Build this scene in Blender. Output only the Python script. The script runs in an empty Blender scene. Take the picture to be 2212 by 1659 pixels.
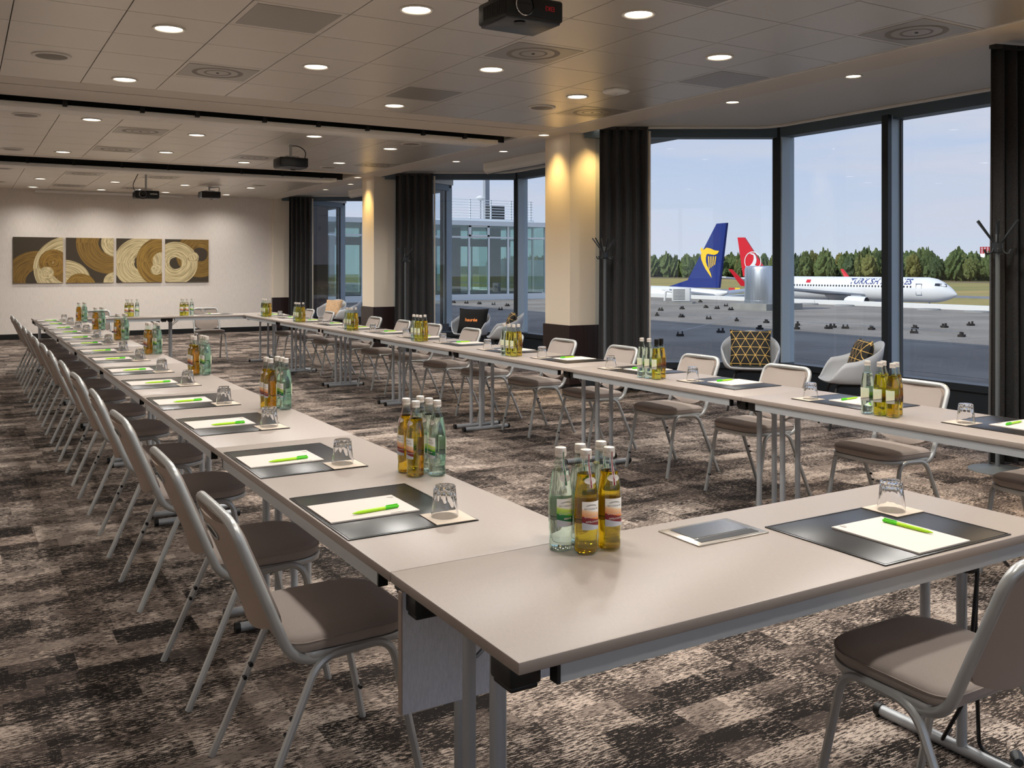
import bpy, bmesh, math, random
from mathutils import Vector, Matrix
R = math.radians
random.seed(7)
S = bpy.context.scene
COL = S.collection

# ------------------------------------------------------------------ camera
cam = bpy.data.cameras.new('camera')
cam.sensor_width = 36.0
cam.lens = 36.0 * 2003.03 / 2212.0
cam.shift_y = -(829.5 - 578.78) / 2212.0
cam.clip_end = 3000
camo = bpy.data.objects.new('camera', cam); COL.objects.link(camo)
camo.location = (0, 0, 1.475)
camo.rotation_euler = (R(90), 0, -0.5367)
S.camera = camo
# ------------------------------------------------------------------ view
S.view_settings.view_transform = 'Standard'
S.view_settings.look = 'None'
S.view_settings.exposure = 0.14
S.view_settings.gamma = 1.0
S.view_settings.use_curve_mapping = False
S.cycles.max_bounces = 8
S.cycles.diffuse_bounces = 4
S.cycles.glossy_bounces = 3
S.cycles.use_adaptive_sampling = True
S.cycles.adaptive_threshold = 0.08
S.cycles.transparent_max_bounces = 16
S.cycles.transmission_bounces = 8
# ------------------------------------------------------------------ sky
W = bpy.data.worlds.new('sky'); S.world = W; W.use_nodes = True
nt = W.node_tree; nt.nodes.clear()
def N(t, typ, **kw):
    n = t.nodes.new(typ)
    for k, v in kw.items(): setattr(n, k, v)
    return n
out = N(nt, 'ShaderNodeOutputWorld'); bg = N(nt, 'ShaderNodeBackground')
tc = N(nt, 'ShaderNodeTexCoord'); sp = N(nt, 'ShaderNodeSeparateXYZ')
nt.links.new(tc.outputs['Generated'], sp.inputs[0])
ramp = N(nt, 'ShaderNodeValToRGB'); cr = ramp.color_ramp
cr.elements[0].position = 0.0; cr.elements[0].color = (0.47, 0.49, 0.55, 1)
cr.elements[1].position = 0.9; cr.elements[1].color = (0.24, 0.36, 0.62, 1)
e = cr.elements.new(0.12); e.color = (0.37, 0.43, 0.555, 1)
nt.links.new(sp.outputs[2], ramp.inputs[0])
mp = N(nt, 'ShaderNodeMapping'); mp.inputs['Scale'].default_value = (1.5, 1.5, 9.0)
ns = N(nt, 'ShaderNodeTexNoise'); ns.inputs['Scale'].default_value = 2.6; ns.inputs['Detail'].default_value = 7; ns.inputs['Roughness'].default_value = .55
nt.links.new(tc.outputs['Generated'], mp.inputs[0]); nt.links.new(mp.outputs[0], ns.inputs['Vector'])
mr = N(nt, 'ShaderNodeMapRange'); mr.inputs['From Min'].default_value = .42; mr.inputs['From Max'].default_value = .68
nt.links.new(ns.outputs[0], mr.inputs[0])
mx = N(nt, 'ShaderNodeMixRGB'); mx.inputs[2].default_value = (.47, .47, .53, 1)
nt.links.new(mr.outputs[0], mx.inputs[0]); nt.links.new(ramp.outputs[0], mx.inputs[1])
nt.links.new(mx.outputs[0], bg.inputs[0]); bg.inputs[1].default_value = 1.45
nt.links.new(bg.outputs[0], out.inputs[0])
# ------------------------------------------------------------------ sun (behind the building, lights the apron)
sun = bpy.data.lights.new('sun', 'SUN'); sun.energy = 3.6; sun.angle = R(.6); sun.color = (1, .94, .85)
suno = bpy.data.objects.new('sun', sun); COL.objects.link(suno); suno.location = (-30, -10, 40)
suno.rotation_euler = Vector((.80, -.06, -.565)).to_track_quat('-Z', 'Y').to_euler()
LAMP_W = 70.0      # watts of one ceiling downlight
# ================================================================== helpers
def lin(h):
    h = h.lstrip('#'); o = []
    for i in (0, 2, 4):
        c = int(h[i:i+2], 16) / 255
        o.append(c / 12.92 if c <= .04045 else ((c + .055) / 1.055) ** 2.4)
    return (*o, 1)
MATS = {}
def mat(name, col, rough=.5, metal=0.0, bump=None, var=None, spec=.5, emit=None, estr=0, coat=0, trans=0, ior=1.45, sheen=0):
    """bump=(scale(xyz or f), strength); var=(scale, amount)"""
    m = bpy.data.materials.new(name); m.use_nodes = True; MATS[name] = m
    t = m.node_tree; b = t.nodes['Principled BSDF']
    c = lin(col) if isinstance(col, str) else (*col, 1)[:4]
    b.inputs['Base Color'].default_value = c
    b.inputs['Roughness'].default_value = rough; b.inputs['Metallic'].default_value = metal
    b.inputs['Specular IOR Level'].default_value = spec; b.inputs['IOR'].default_value = ior
    b.inputs['Coat Weight'].default_value = coat; b.inputs['Transmission Weight'].default_value = trans
    b.inputs['Sheen Weight'].default_value = sheen
    if emit is not None:
        b.inputs['Emission Color'].default_value = lin(emit) if isinstance(emit, str) else (*emit, 1)
        b.inputs['Emission Strength'].default_value = estr
    def tex(scale, detail=3):
        tcn = N(t, 'ShaderNodeTexCoord'); mpn = N(t, 'ShaderNodeMapping'); n = N(t, 'ShaderNodeTexNoise')
        sc = scale if isinstance(scale, tuple) else (scale,) * 3
        mpn.inputs['Scale'].default_value = sc; n.inputs['Scale'].default_value = 1; n.inputs['Detail'].default_value = detail
        t.links.new(tcn.outputs['Object'], mpn.inputs[0]); t.links.new(mpn.outputs[0], n.inputs['Vector'])
        return n
    if var:
        n = tex(var[0]); mrn = N(t, 'ShaderNodeMapRange'); mrn.inputs['From Min'].default_value = .3; mrn.inputs['From Max'].default_value = .7
        mrn.inputs['To Min'].default_value = 1 - var[1]; mrn.inputs['To Max'].default_value = 1 + var[1]
        hs = N(t, 'ShaderNodeHueSaturation'); hs.inputs['Color'].default_value = c
        t.links.new(n.outputs[0], mrn.inputs[0]); t.links.new(mrn.outputs[0], hs.inputs['Value']); t.links.new(hs.outputs[0], b.inputs['Base Color'])
    if bump:
        n = tex(bump[0]); bn = N(t, 'ShaderNodeBump'); bn.inputs['Strength'].default_value = bump[1]; bn.inputs['Distance'].default_value = .01
        t.links.new(n.outputs[0], bn.inputs['Height']); t.links.new(bn.outputs[0], b.inputs['Normal'])
    return m
def math_node(t, op, a, b=None, c=None):
    n = N(t, 'ShaderNodeMath', operation=op)
    for i, v in enumerate((a, b, c)):
        if v is None: continue
        if isinstance(v, (int, float)): n.inputs[i].default_value = v
        else: t.links.new(v, n.inputs[i])
    return n.outputs[0]
def thin_glass(name, tint, gloss=1.0, base=0.0):
    """thin clear sheet: light goes straight through tinted, Fresnel reflection on top"""
    m = bpy.data.materials.new(name); m.use_nodes = True; MATS[name] = m; t = m.node_tree; t.nodes.clear()
    o = N(t, 'ShaderNodeOutputMaterial'); mixn = N(t, 'ShaderNodeMixShader'); tr = N(t, 'ShaderNodeBsdfTransparent'); gl = N(t, 'ShaderNodeBsdfGlossy')
    fr = N(t, 'ShaderNodeFresnel'); fr.inputs[0].default_value = 1.5
    tr.inputs[0].default_value = (*tint, 1); gl.inputs['Roughness'].default_value = 0.0; gl.inputs[0].default_value = (1, 1, 1, 1)
    # Fresnel node reports the exit side for back faces; use abs facing based Schlick instead
    ge = N(t, 'ShaderNodeNewGeometry'); dt = N(t, 'ShaderNodeVectorMath', operation='DOT_PRODUCT')
    t.links.new(ge.outputs['Normal'], dt.inputs[0]); t.links.new(ge.outputs['Incoming'], dt.inputs[1])
    a = math_node(t, 'ABSOLUTE', dt.outputs['Value']); s1 = math_node(t, 'SUBTRACT', 1.0, a); p5 = math_node(t, 'POWER', s1, 5.0)
    f = math_node(t, 'MULTIPLY_ADD', p5, .94 * gloss, .06 * gloss + base)
    t.nodes.remove(fr)
    t.links.new(f, mixn.inputs[0]); t.links.new(tr.outputs[0], mixn.inputs[1]); t.links.new(gl.outputs[0], mixn.inputs[2]); t.links.new(mixn.outputs[0], o.inputs[0])
    return m
def glass(name, col, ior=1.5, rough=0.0):
    m = bpy.data.materials.new(name); m.use_nodes = True; MATS[name] = m; t = m.node_tree; t.nodes.clear()
    o = N(t, 'ShaderNodeOutputMaterial'); g = N(t, 'ShaderNodeBsdfGlass'); g.inputs['Color'].default_value = (*col, 1)
    g.inputs['IOR'].default_value = ior; g.inputs['Roughness'].default_value = rough
    t.links.new(g.outputs[0], o.inputs[0]); return m

class MB:
    def __init__(s): s.v = []; s.f = []
    def add(s, vs, fs):
        o = len(s.v); s.v += [tuple(v) for v in vs]; s.f += [tuple(i + o for i in f) for f in fs]; return s
    def box(s, x0, x1, y0, y1, z0, z1):
        return s.add([(x0,y0,z0),(x1,y0,z0),(x1,y1,z0),(x0,y1,z0),(x0,y0,z1),(x1,y0,z1),(x1,y1,z1),(x0,y1,z1)],
                     [(3,2,1,0),(4,5,6,7),(0,1,5,4),(1,2,6,5),(2,3,7,6),(3,0,4,7)])
    def rbox(s, x0, x1, y0, y1, z0, z1, r=.004, n=2):
        bm = bmesh.new(); bmesh.ops.create_cube(bm, size=1)
        for v in bm.verts: v.co = Vector(((x0+x1)/2 + v.co.x*(x1-x0), (y0+y1)/2 + v.co.y*(y1-y0), (z0+z1)/2 + v.co.z*(z1-z0)))
        bmesh.ops.bevel(bm, geom=bm.edges[:], offset=r, segments=n, affect='EDGES', profile=.5)
        bm.verts.index_update()
        s.add([v.co[:] for v in bm.verts], [[v.index for v in f.verts] for f in bm.faces]); bm.free(); return s
    def obox(s, p, q, w, h, up=(0,0,1)):
        """bar from p to q, width w (sideways) and height h (along up)"""
        p, q, up = Vector(p), Vector(q), Vector(up); d = (q-p).normalized(); sd = d.cross(up).normalized(); u = sd.cross(d).normalized()
        vs = [e + sd*a*w/2 + u*b*h/2 for e in (p, q) for a, b in ((-1,-1),(1,-1),(1,1),(-1,1))]
        return s.add(vs, [(0,1,2,3),(7,6,5,4),(0,4,5,1),(1,5,6,2),(2,6,7,3),(3,7,4,0)])
    def tube(s, path, r, n=10, caps=True, closed=False, oval=1.0):
        P = [Vector(p) for p in path]; m = len(P); rings = []
        rr = r if isinstance(r, (list, tuple)) else [r]*m
        prev = None
        for i, p in enumerate(P):
            if closed: t = P[(i+1) % m] - P[i-1]
            else: t = P[min(i+1, m-1)] - P[max(i-1, 0)]
            t.normalize()
            if prev is None:
                a = Vector((0,0,1)) if abs(t.z) < .9 else Vector((0,1,0))
                nrm = (a - t*a.dot(t)).normalized()
            else:
                nrm = (prev - t*prev.dot(t))
                nrm = nrm.normalized() if nrm.length > 1e-6 else t.orthogonal().normalized()
            prev = nrm; b = t.cross(nrm)
            rings.append([p + (nrm*math.cos(2*math.pi*k/n) + b*oval*math.sin(2*math.pi*k/n))*rr[i] for k in range(n)])
        vs = [v for g in rings for v in g]; fs = []
        for i in range(m if closed else m-1):
            j = (i+1) % m
            for k in range(n):
                k2 = (k+1) % n; fs.append((i*n+k, i*n+k2, j*n+k2, j*n+k))
        if caps and not closed: fs.append(tuple(range(n-1, -1, -1))); fs.append(tuple((m-1)*n+k for k in range(n)))
        return s.add(vs, fs)
    def lathe(s, prof, n=24, c=(0,0,0), cap0=True, cap1=True, mod=None, axis='z'):
        vs = []; fs = []
        for i, (r, z) in enumerate(prof):
            for k in range(n):
                a = 2*math.pi*k/n; q = r * (mod(a, i) if mod else 1)
                x, y = q*math.cos(a), q*math.sin(a)
                vs.append((c[0]+x, c[1]+y, c[2]+z) if axis == 'z' else ((c[0]+z, c[1]+x, c[2]+y) if axis == 'x' else (c[0]+y, c[1]+z, c[2]+x)))
        for i in range(len(prof)-1):
            for k in range(n):
                k2 = (k+1) % n; fs.append((i*n+k, i*n+k2, (i+1)*n+k2, (i+1)*n+k))
        if cap0: fs.append(tuple(range(n-1, -1, -1)))
        if cap1: fs.append(tuple((len(prof)-1)*n+k for k in range(n)))
        return s.add(vs, fs)
    def prism(s, poly, z0, z1):
        n = len(poly); vs = [(x, y, z0) for x, y in poly] + [(x, y, z1) for x, y in poly]
        fs = [tuple(range(n-1, -1, -1)), tuple(range(n, 2*n))] + [(i, (i+1) % n, n+(i+1) % n, n+i) for i in range(n)]
        return s.add(vs, fs)
    def xform(s, M):
        s.v = [tuple(M @ Vector(v)) for v in s.v]; return s
    def mesh(s, name, m, smooth=True, ang=40):
        me = bpy.data.meshes.new(name); me.from_pydata(s.v, [], s.f); me.update()
        if m: me.materials.append(MATS[m] if isinstance(m, str) else m)
        bm = bmesh.new(); bm.from_mesh(me); bmesh.ops.recalc_face_normals(bm, faces=bm.faces[:]); bm.to_mesh(me); bm.free()
        if smooth:
            me.shade_smooth(); me.set_sharp_from_angle(angle=R(ang))
        return me
    def build(s, name, m, parent=None, smooth=True, ang=40, **tags):
        return link(name, s.mesh(name, m, smooth, ang), parent, **tags)
def link(name, me, parent=None, loc=None, rz=None, **tags):
    o = bpy.data.objects.new(name, me); COL.objects.link(o)
    if parent is not None: o.parent = parent
    if loc is not None: o.location = loc
    if rz is not None: o.rotation_euler = (0, 0, rz)
    for k, v in tags.items():
        if v is not None: o[k] = v
    return o
def empty(name, loc=(0,0,0), rz=0, **tags): 
    o = link(name, None, None, loc, rz, **tags); o.empty_display_size = .1; return o
def fillet(pts, r, n=5):
    P = [Vector(p) for p in pts]; o = [P[0]]
    for i in range(1, len(P)-1):
        a, b, c = P[i-1], P[i], P[i+1]; u = (a-b); w = (c-b)
        rr = min(r if not isinstance(r, (list, tuple)) else r[i-1], u.length*.49, w.length*.49)
        u.normalize(); w.normalize(); p0 = b+u*rr; p1 = b+w*rr
        for k in range(n+1):
            t = k/n; o.append(p0*(1-t)**2 + b*2*t*(1-t) + p1*t*t)
    o.append(P[-1]); return o
def rrect(x0, x1, y0, y1, r, n=5):
    rs = r if isinstance(r, (list, tuple)) else [r]*4
    o = []
    for (cx, cy, a0), q in zip(((x1, y1, 0), (x0, y1, 90), (x0, y0, 180), (x1, y0, 270)), rs):
        px = cx - q if cx == x1 else cx + q; py = cy - q if cy == y1 else cy + q
        for k in range(n+1):
            a = R(a0 + 90*k/n); o.append((px + q*math.cos(a), py + q*math.sin(a)))
    return o
def text_geo(body, size, bold=False, shear=0, extrude=0.0, align='CENTER', res=3):
    cu = bpy.data.curves.new('t', 'FONT'); cu.body = body; cu.size = size; cu.align_x = align; cu.align_y = 'CENTER'
    cu.shear = shear; cu.extrude = extrude; cu.resolution_u = res
    if bold: cu.offset = size*.018
    ob = bpy.data.objects.new('t', cu); COL.objects.link(ob)
    dg = bpy.context.evaluated_depsgraph_get(); dg.update()
    me = bpy.data.meshes.new_from_object(ob.evaluated_get(dg))
    vs = [v.co.copy() for v in me.vertices]; fs = [tuple(p.vertices) for p in me.polygons]
    bpy.data.objects.remove(ob); bpy.data.curves.remove(cu); bpy.data.meshes.remove(me)
    return vs, fs
class Kit:
    """a thing built once: parts (and sub-parts) whose meshes every copy shares"""
    def __init__(s): s.p = []
    def add(s, name, mb, m, parent=None, smooth=True, ang=40, label=None, mods=None):
        me = mb if isinstance(mb, bpy.types.Mesh) else mb.mesh(name, m, smooth, ang)
        s.p.append((name, me, parent, label, mods)); return len(s.p)-1
    def spawn(s, name, loc, rz, label, cat, group=None):
        root = empty(name, loc, rz, label=label, category=cat, group=group); obs = []
        for nm, me, par, lb, mods in s.p:
            o = link(nm, me, root if par is None else obs[par], label=lb); obs.append(o)
            if mods:
                for k, v in mods.items():
                    if k == 'solid': md = o.modifiers.new('solid', 'SOLIDIFY'); md.thickness = v; md.offset = 0
                    if k == 'sub': md = o.modifiers.new('sub', 'SUBSURF'); md.levels = v; md.render_levels = v
        root_obs[root.name] = obs
        return root
root_obs = {}
ORD = ['first','second','third','fourth','fifth','sixth','seventh','eighth','ninth','tenth','eleventh','twelfth','thirteenth','fourteenth','fifteenth','sixteenth']
def nth(i): return 'nearest' if i == 0 else ORD[i] + '-nearest'
# ================================================================== materials
mat('slab', (.05, .046, .042), .8)
mat('wall_paper', '#e2d9d0', .8, var=((60, 60, 9), .05), bump=((300, 300, 40), .15))
mat('column_paint', '#e6d9c6', .7, bump=((260, 260, 60), .06))
mat('wenge', '#2e2220', .35, var=((140, 140, 1.5), .35))
mat('black', '#0c0b0b', .5)
mat('black_plastic', '#111111', .42)
mat('beige_metal', '#a89888', .35, metal=.25)
mat('band', '#d8cec2', .5)
mat('bay_ceiling', '#dcd7d0', .55)
mat('tile', '#e4ddd4', .36, metal=.6)
mat('white_trim', '#e8e4de', .4)
mat('plank_white', '#f4efe8', .45)
mat('frame_glare', '#5d6b77', .45, metal=.2)  # lighter blue-grey copy of the dark frame, glare put into the colour
mat('frame_dark', '#2c3136', .4, metal=.2)
mat('frame_skylit', '#b9c8d4', .45, metal=.1)  # side faces of the dark frame, sky light put into the pale colour
mat('silver', '#b4b5b3', .34, metal=.45)
mat('silver_leg', '#aeb2b6', .36, metal=.4)
mat('chrome', '#d8d8d8', .15, metal=1)
mat('steel', '#b5ada2', .28, metal=.9)
mat('laminate', '#9c9087', .40, var=((500, 60, 500), .05), bump=((700, 90, 700), .03), spec=.55)
mat('laminate_edge', '#a08e80', .38)
mat('rail', '#b9bec2', .4, metal=.3)
mat('fabric', '#a3968d', .85, var=(900, .12), bump=(900, .3), sheen=.2)
mat('back_shell', '#a8978a', .6)
mat('leather', '#171412', .3, bump=(500, .015), spec=.6)
mat('leather_seam', '#0f0e0d', .4)
mat('paper', '#cfc5bc', .7)
mat('coaster', '#cdbdab', .7)
mat('print_grey', '#77706a', .6)
mat('pen_green', '#a8e010', .25, spec=.6)
mat('pen_clip', '#4cc40a', .25)
mat('cap', '#d9cfc4', .35, metal=.35)
mat('cap_black', '#15120f', .3, metal=.3)
mat('shell_grey', '#c3c6ca', .4)
mat('leg_black', '#121110', .5)
mat('white_plastic', '#ebe9e5', .4)
mat('speaker_mesh', '#8d857c', .5, metal=.3)
mat('ring_white', '#e2ddd5', .4)
mat('glow', '#fff6e6', .5, emit='#fff1dc', estr=5.0)
mat('panel_fabric', '#d4d5da', .85, var=((500, 500, 60), .12), bump=((600, 600, 80), .2))
mat('tan_cushion', '#d9b48c', .8, var=(30, .2), bump=(40, .4))
mat('copper', '#d0834a', .35, metal=.8)
mat('red', '#c8202c', .4)
mat('label_red', '#8a2a34', .5)
mat('label_green', '#1f6a48', .5)
mat('gold', '#e6b028', .4)
mat('jet_white', '#dcdcda', .35)
mat('jet_blue', '#142a72', .3)
mat('jet_red', '#c8202c', .3)
mat('jet_yellow', '#f4c01a', .4)
mat('jet_grey', '#8d9299', .4)
mat('letter_blue', '#2a3c78', .4)
mat('jet_window', '#262b33', .3)
mat('galvanised', '#b9bec4', .3, metal=.85, var=((30, 30, 1), .15))
mat('concrete', '#8c8c88', .9, var=(3, .1))
mat('block', '#2a2624', .8)
mat('parapet', '#d8d8d6', .5)
mat('pav_white', '#e8ecec', .4)
mat('grey_trim', '#5b6063', .5)
mat('bark', '#4a3a2c', .9)
mat('dark_reflection', '#4a2a26', .85, var=(2, .2))  # brown of a mirrored brick building, reflection put into the colour
mat('asphalt', '#77777a', .9, var=(.05, .12))
mat('soil', '#6e5a48', .95, var=(.06, .2))
mat('sign_red', '#c03030', .5)
mat('sign_yellow', '#e8c030', .5)
mat('cable', '#0b0b0b', .4)
thin_glass('window_glass', (.92, .95, .97), .4)
thin_glass('pav_glass', (.72, .83, .81), .8, .04)
thin_glass('bottle_green', (.93, .98, .95), .9, .02)
thin_glass('bottle_pale', (.90, .975, .94), .9, .02)
glass('tumbler', (1, 1, 1), 1.38)
glass('water', (.95, .99, .97), 1.33)
glass('juice', (.93, .72, .13), 1.33)
glass('juice_light', (.95, .88, .32), 1.33)

def carpet():
    m = bpy.data.materials.new('carpet'); m.use_nodes = True; MATS['carpet'] = m; t = m.node_tree; b = t.nodes['Principled BSDF']
    b.inputs['Roughness'].default_value = .92; b.inputs['Specular IOR Level'].default_value = .15
    tcn = N(t, 'ShaderNodeTexCoord'); L = t.links.new
    sep = N(t, 'ShaderNodeSeparateXYZ'); L(tcn.outputs['Object'], sep.inputs[0]); X, Y = sep.outputs[0], sep.outputs[1]
    def block(sx, sy, seed, stag=.5):
        row = math_node(t, 'FLOOR', math_node(t, 'MULTIPLY', Y, 1/sy))
        off = N(t, 'ShaderNodeTexWhiteNoise', noise_dimensions='1D'); L(math_node(t, 'ADD', row, seed), off.inputs['W'])
        cx_ = math_node(t, 'FLOOR', math_node(t, 'ADD', math_node(t, 'MULTIPLY', X, 1/sx), off.outputs['Value']))
        cb = N(t, 'ShaderNodeCombineXYZ'); L(cx_, cb.inputs[0]); L(row, cb.inputs[1]); cb.inputs[2].default_value = seed
        wn = N(t, 'ShaderNodeTexWhiteNoise', noise_dimensions='3D'); L(cb.outputs[0], wn.inputs['Vector']); return wn.outputs['Value']
    def noise(sx, sy, detail, rough=.6, off=0):
        mpn = N(t, 'ShaderNodeMapping'); mpn.inputs['Scale'].default_value = (sx, sy, 1); mpn.inputs['Location'].default_value = (off, off, 0)
        n = N(t, 'ShaderNodeTexNoise'); n.inputs['Scale'].default_value = 1; n.inputs['Detail'].default_value = detail; n.inputs['Roughness'].default_value = rough
        L(tcn.outputs['Object'], mpn.inputs[0]); L(mpn.outputs[0], n.inputs['Vector']); return n.outputs[0]
    b1 = block(.31, .17, 3); b2 = block(.16, .085, 11); b3 = block(.62, .5, 23)
    soft = noise(5, 9, 4, .6, 4.2)
    dens = math_node(t, 'ADD', math_node(t, 'ADD', math_node(t, 'MULTIPLY', b1, .13), math_node(t, 'MULTIPLY', b2, .06)),
                     math_node(t, 'ADD', math_node(t, 'MULTIPLY', b3, .06), math_node(t, 'MULTIPLY', soft, .34)))
    fine = noise(30, 170, 4, .72, 1.3)
    grain = noise(420, 420, 1, .5, 7.7)
    v = math_node(t, 'ADD', math_node(t, 'ADD', dens, math_node(t, 'MULTIPLY', fine, 1.15)), math_node(t, 'MULTIPLY', grain, .18))
    mrn = N(t, 'ShaderNodeMapRange'); mrn.inputs['From Min'].default_value = .975; mrn.inputs['From Max'].default_value = 1.02; L(v, mrn.inputs[0])
    darkmix = N(t, 'ShaderNodeMixRGB'); darkmix.inputs[1].default_value = (.012, .009, .0075, 1); darkmix.inputs[2].default_value = (.05, .038, .032, 1)
    L(b1, darkmix.inputs[0])
    lightmix = N(t, 'ShaderNodeMixRGB'); lightmix.inputs[1].default_value = (.41, .32, .26, 1); lightmix.inputs[2].default_value = (.51, .42, .355, 1); L(b3, lightmix.inputs[0])
    cm = N(t, 'ShaderNodeMixRGB'); L(mrn.outputs[0], cm.inputs[0]); L(darkmix.outputs[0], cm.inputs[1]); L(lightmix.outputs[0], cm.inputs[2])
    brown = math_node(t, 'MULTIPLY', math_node(t, 'GREATER_THAN', math_node(t, 'ADD', b2, math_node(t, 'MULTIPLY', soft, .5)), 1.03), .55)
    c2 = N(t, 'ShaderNodeMixRGB'); L(brown, c2.inputs[0]); L(cm.outputs[0], c2.inputs[1]); c2.inputs[2].default_value = (.085, .064, .054, 1)
    L(c2.outputs[0], b.inputs['Base Color'])
    bn = N(t, 'ShaderNodeBump'); bn.inputs['Strength'].default_value = .35; bn.inputs['Distance'].default_value = .004; L(v, bn.inputs['Height']); L(bn.outputs[0], b.inputs['Normal'])
carpet()
def perforated():
    m = bpy.data.materials.new('perforated'); m.use_nodes = True; MATS['perforated'] = m; t = m.node_tree; b = t.nodes['Principled BSDF']
    b.inputs['Roughness'].default_value = .32; b.inputs['Metallic'].default_value = .35
    tcn = N(t, 'ShaderNodeTexCoord'); vo = N(t, 'ShaderNodeTexVoronoi'); vo.inputs['Scale'].default_value = 85; vo.inputs['Randomness'].default_value = 0
    t.links.new(tcn.outputs['Object'], vo.inputs['Vector'])
    mrn = N(t, 'ShaderNodeMapRange'); mrn.inputs['From Min'].default_value = .30; mrn.inputs['From Max'].default_value = .36; t.links.new(vo.outputs['Distance'], mrn.inputs[0])
    c = N(t, 'ShaderNodeMixRGB'); c.inputs[1].default_value = (.17, .15, .13, 1); c.inputs[2].default_value = (.46, .42, .37, 1)
    t.links.new(mrn.outputs[0], c.inputs[0]); t.links.new(c.outputs[0], b.inputs['Base Color'])
perforated()
def curtain_mat():
    m = bpy.data.materials.new('curtain'); m.use_nodes = True; MATS['curtain'] = m; t = m.node_tree; b = t.nodes['Principled BSDF']
    b.inputs['Roughness'].default_value = .8; b.inputs['Sheen Weight'].default_value = .15
    tcn = N(t, 'ShaderNodeTexCoord'); mpn = N(t, 'ShaderNodeMapping'); mpn.inputs['Scale'].default_value = (160, 160, 700)
    n = N(t, 'ShaderNodeTexNoise'); n.inputs['Scale'].default_value = 1; n.inputs['Detail'].default_value = 2
    t.links.new(tcn.outputs['Object'], mpn.inputs[0]); t.links.new(mpn.outputs[0], n.inputs['Vector'])
    c = N(t, 'ShaderNodeValToRGB'); c.color_ramp.elements[0].position = .42; c.color_ramp.elements[0].color = (.012, .013, .017, 1)
    c.color_ramp.elements[1].position = .66; c.color_ramp.elements[1].color = (.07, .064, .058, 1)
    t.links.new(n.outputs[0], c.inputs[0]); t.links.new(c.outputs[0], b.inputs['Base Color'])
curtain_mat()
def bands_mat(name, stops, rough=.5, metal=0):
    """flat print: horizontal colour bands by height (object z)"""
    m = bpy.data.materials.new(name); m.use_nodes = True; MATS[name] = m; t = m.node_tree; b = t.nodes['Principled BSDF']; b.inputs['Roughness'].default_value = rough
    tcn = N(t, 'ShaderNodeTexCoord'); sepn = N(t, 'ShaderNodeSeparateXYZ'); t.links.new(tcn.outputs['Object'], sepn.inputs[0])
    z0, z1 = stops[0][0], stops[-1][0]
    # gently arched bands: add a little of y
    yy = math_node(t, 'MULTIPLY', sepn.outputs[1], .22)
    zz = math_node(t, 'ADD', sepn.outputs[2], yy)
    mrn = N(t, 'ShaderNodeMapRange'); mrn.inputs['From Min'].default_value = z0; mrn.inputs['From Max'].default_value = z1; t.links.new(zz, mrn.inputs[0])
    r_ = N(t, 'ShaderNodeValToRGB'); els = r_.color_ramp.elements
    while len(els) > 1: els.remove(els[-1])
    for i, (z, c) in enumerate(stops):
        p = (z-z0)/(z1-z0)
        el = els[0] if i == 0 else els.new(p)
        el.position = p; el.color = lin(c)
    t.links.new(mrn.outputs[0], r_.inputs[0]); t.links.new(r_.outputs[0], b.inputs['Base Color'])
bands_mat('label_juice', [(.060,'#b9bcc2'),(.0795,'#b9bcc2'),(.080,'#7a1d24'),(.0945,'#7a1d24'),(.096,'#e88a3c'),(.112,'#f3cfa6'),(.116,'#f2efe8'),(.140,'#f2efe8')])
bands_mat('label_water', [(.060,'#b9bcc2'),(.0795,'#b9bcc2'),(.080,'#14603a'),(.0945,'#1f7a3c'),(.096,'#7cc22a'),(.110,'#cfe06a'),(.114,'#f2efe8'),(.140,'#f2efe8')])
bands_mat('label_back', [(.060,'#a9a49c'),(.080,'#a9a49c'),(.0805,'#4a5248'),(.083,'#4a5248'),(.0835,'#d8d2b4'),(.115,'#cfd6b4'),(.140,'#d9dcc6')])
def gold_net():
    """black cloth printed with a net of gold triangles"""
    m = bpy.data.materials.new('gold_net'); m.use_nodes = True; MATS['gold_net'] = m; t = m.node_tree; b = t.nodes['Principled BSDF']; b.inputs['Roughness'].default_value = .7
    tcn = N(t, 'ShaderNodeTexCoord'); sepn = N(t, 'ShaderNodeSeparateXYZ'); t.links.new(tcn.outputs['Object'], sepn.inputs[0]); u, v = sepn.outputs[1], sepn.outputs[2]
    acc = None
    for a in (0, 60, 120):
        p = math_node(t, 'ADD', math_node(t, 'MULTIPLY', u, -math.sin(R(a))/.0866), math_node(t, 'MULTIPLY', v, math.cos(R(a))/.0866))
        fr = math_node(t, 'FRACT', math_node(t, 'ADD', p, 40.0)); ds = math_node(t, 'ABSOLUTE', math_node(t, 'SUBTRACT', fr, .5))
        ln = math_node(t, 'GREATER_THAN', ds, .468)
        acc = ln if acc is None else math_node(t, 'MAXIMUM', acc, ln)
    c = N(t, 'ShaderNodeMixRGB'); c.inputs[1].default_value = (.012, .011, .010, 1); c.inputs[2].default_value = (.78, .50, .14, 1); t.links.new(acc, c.inputs[0]); t.links.new(c.outputs[0], b.inputs['Base Color'])
gold_net()
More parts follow.
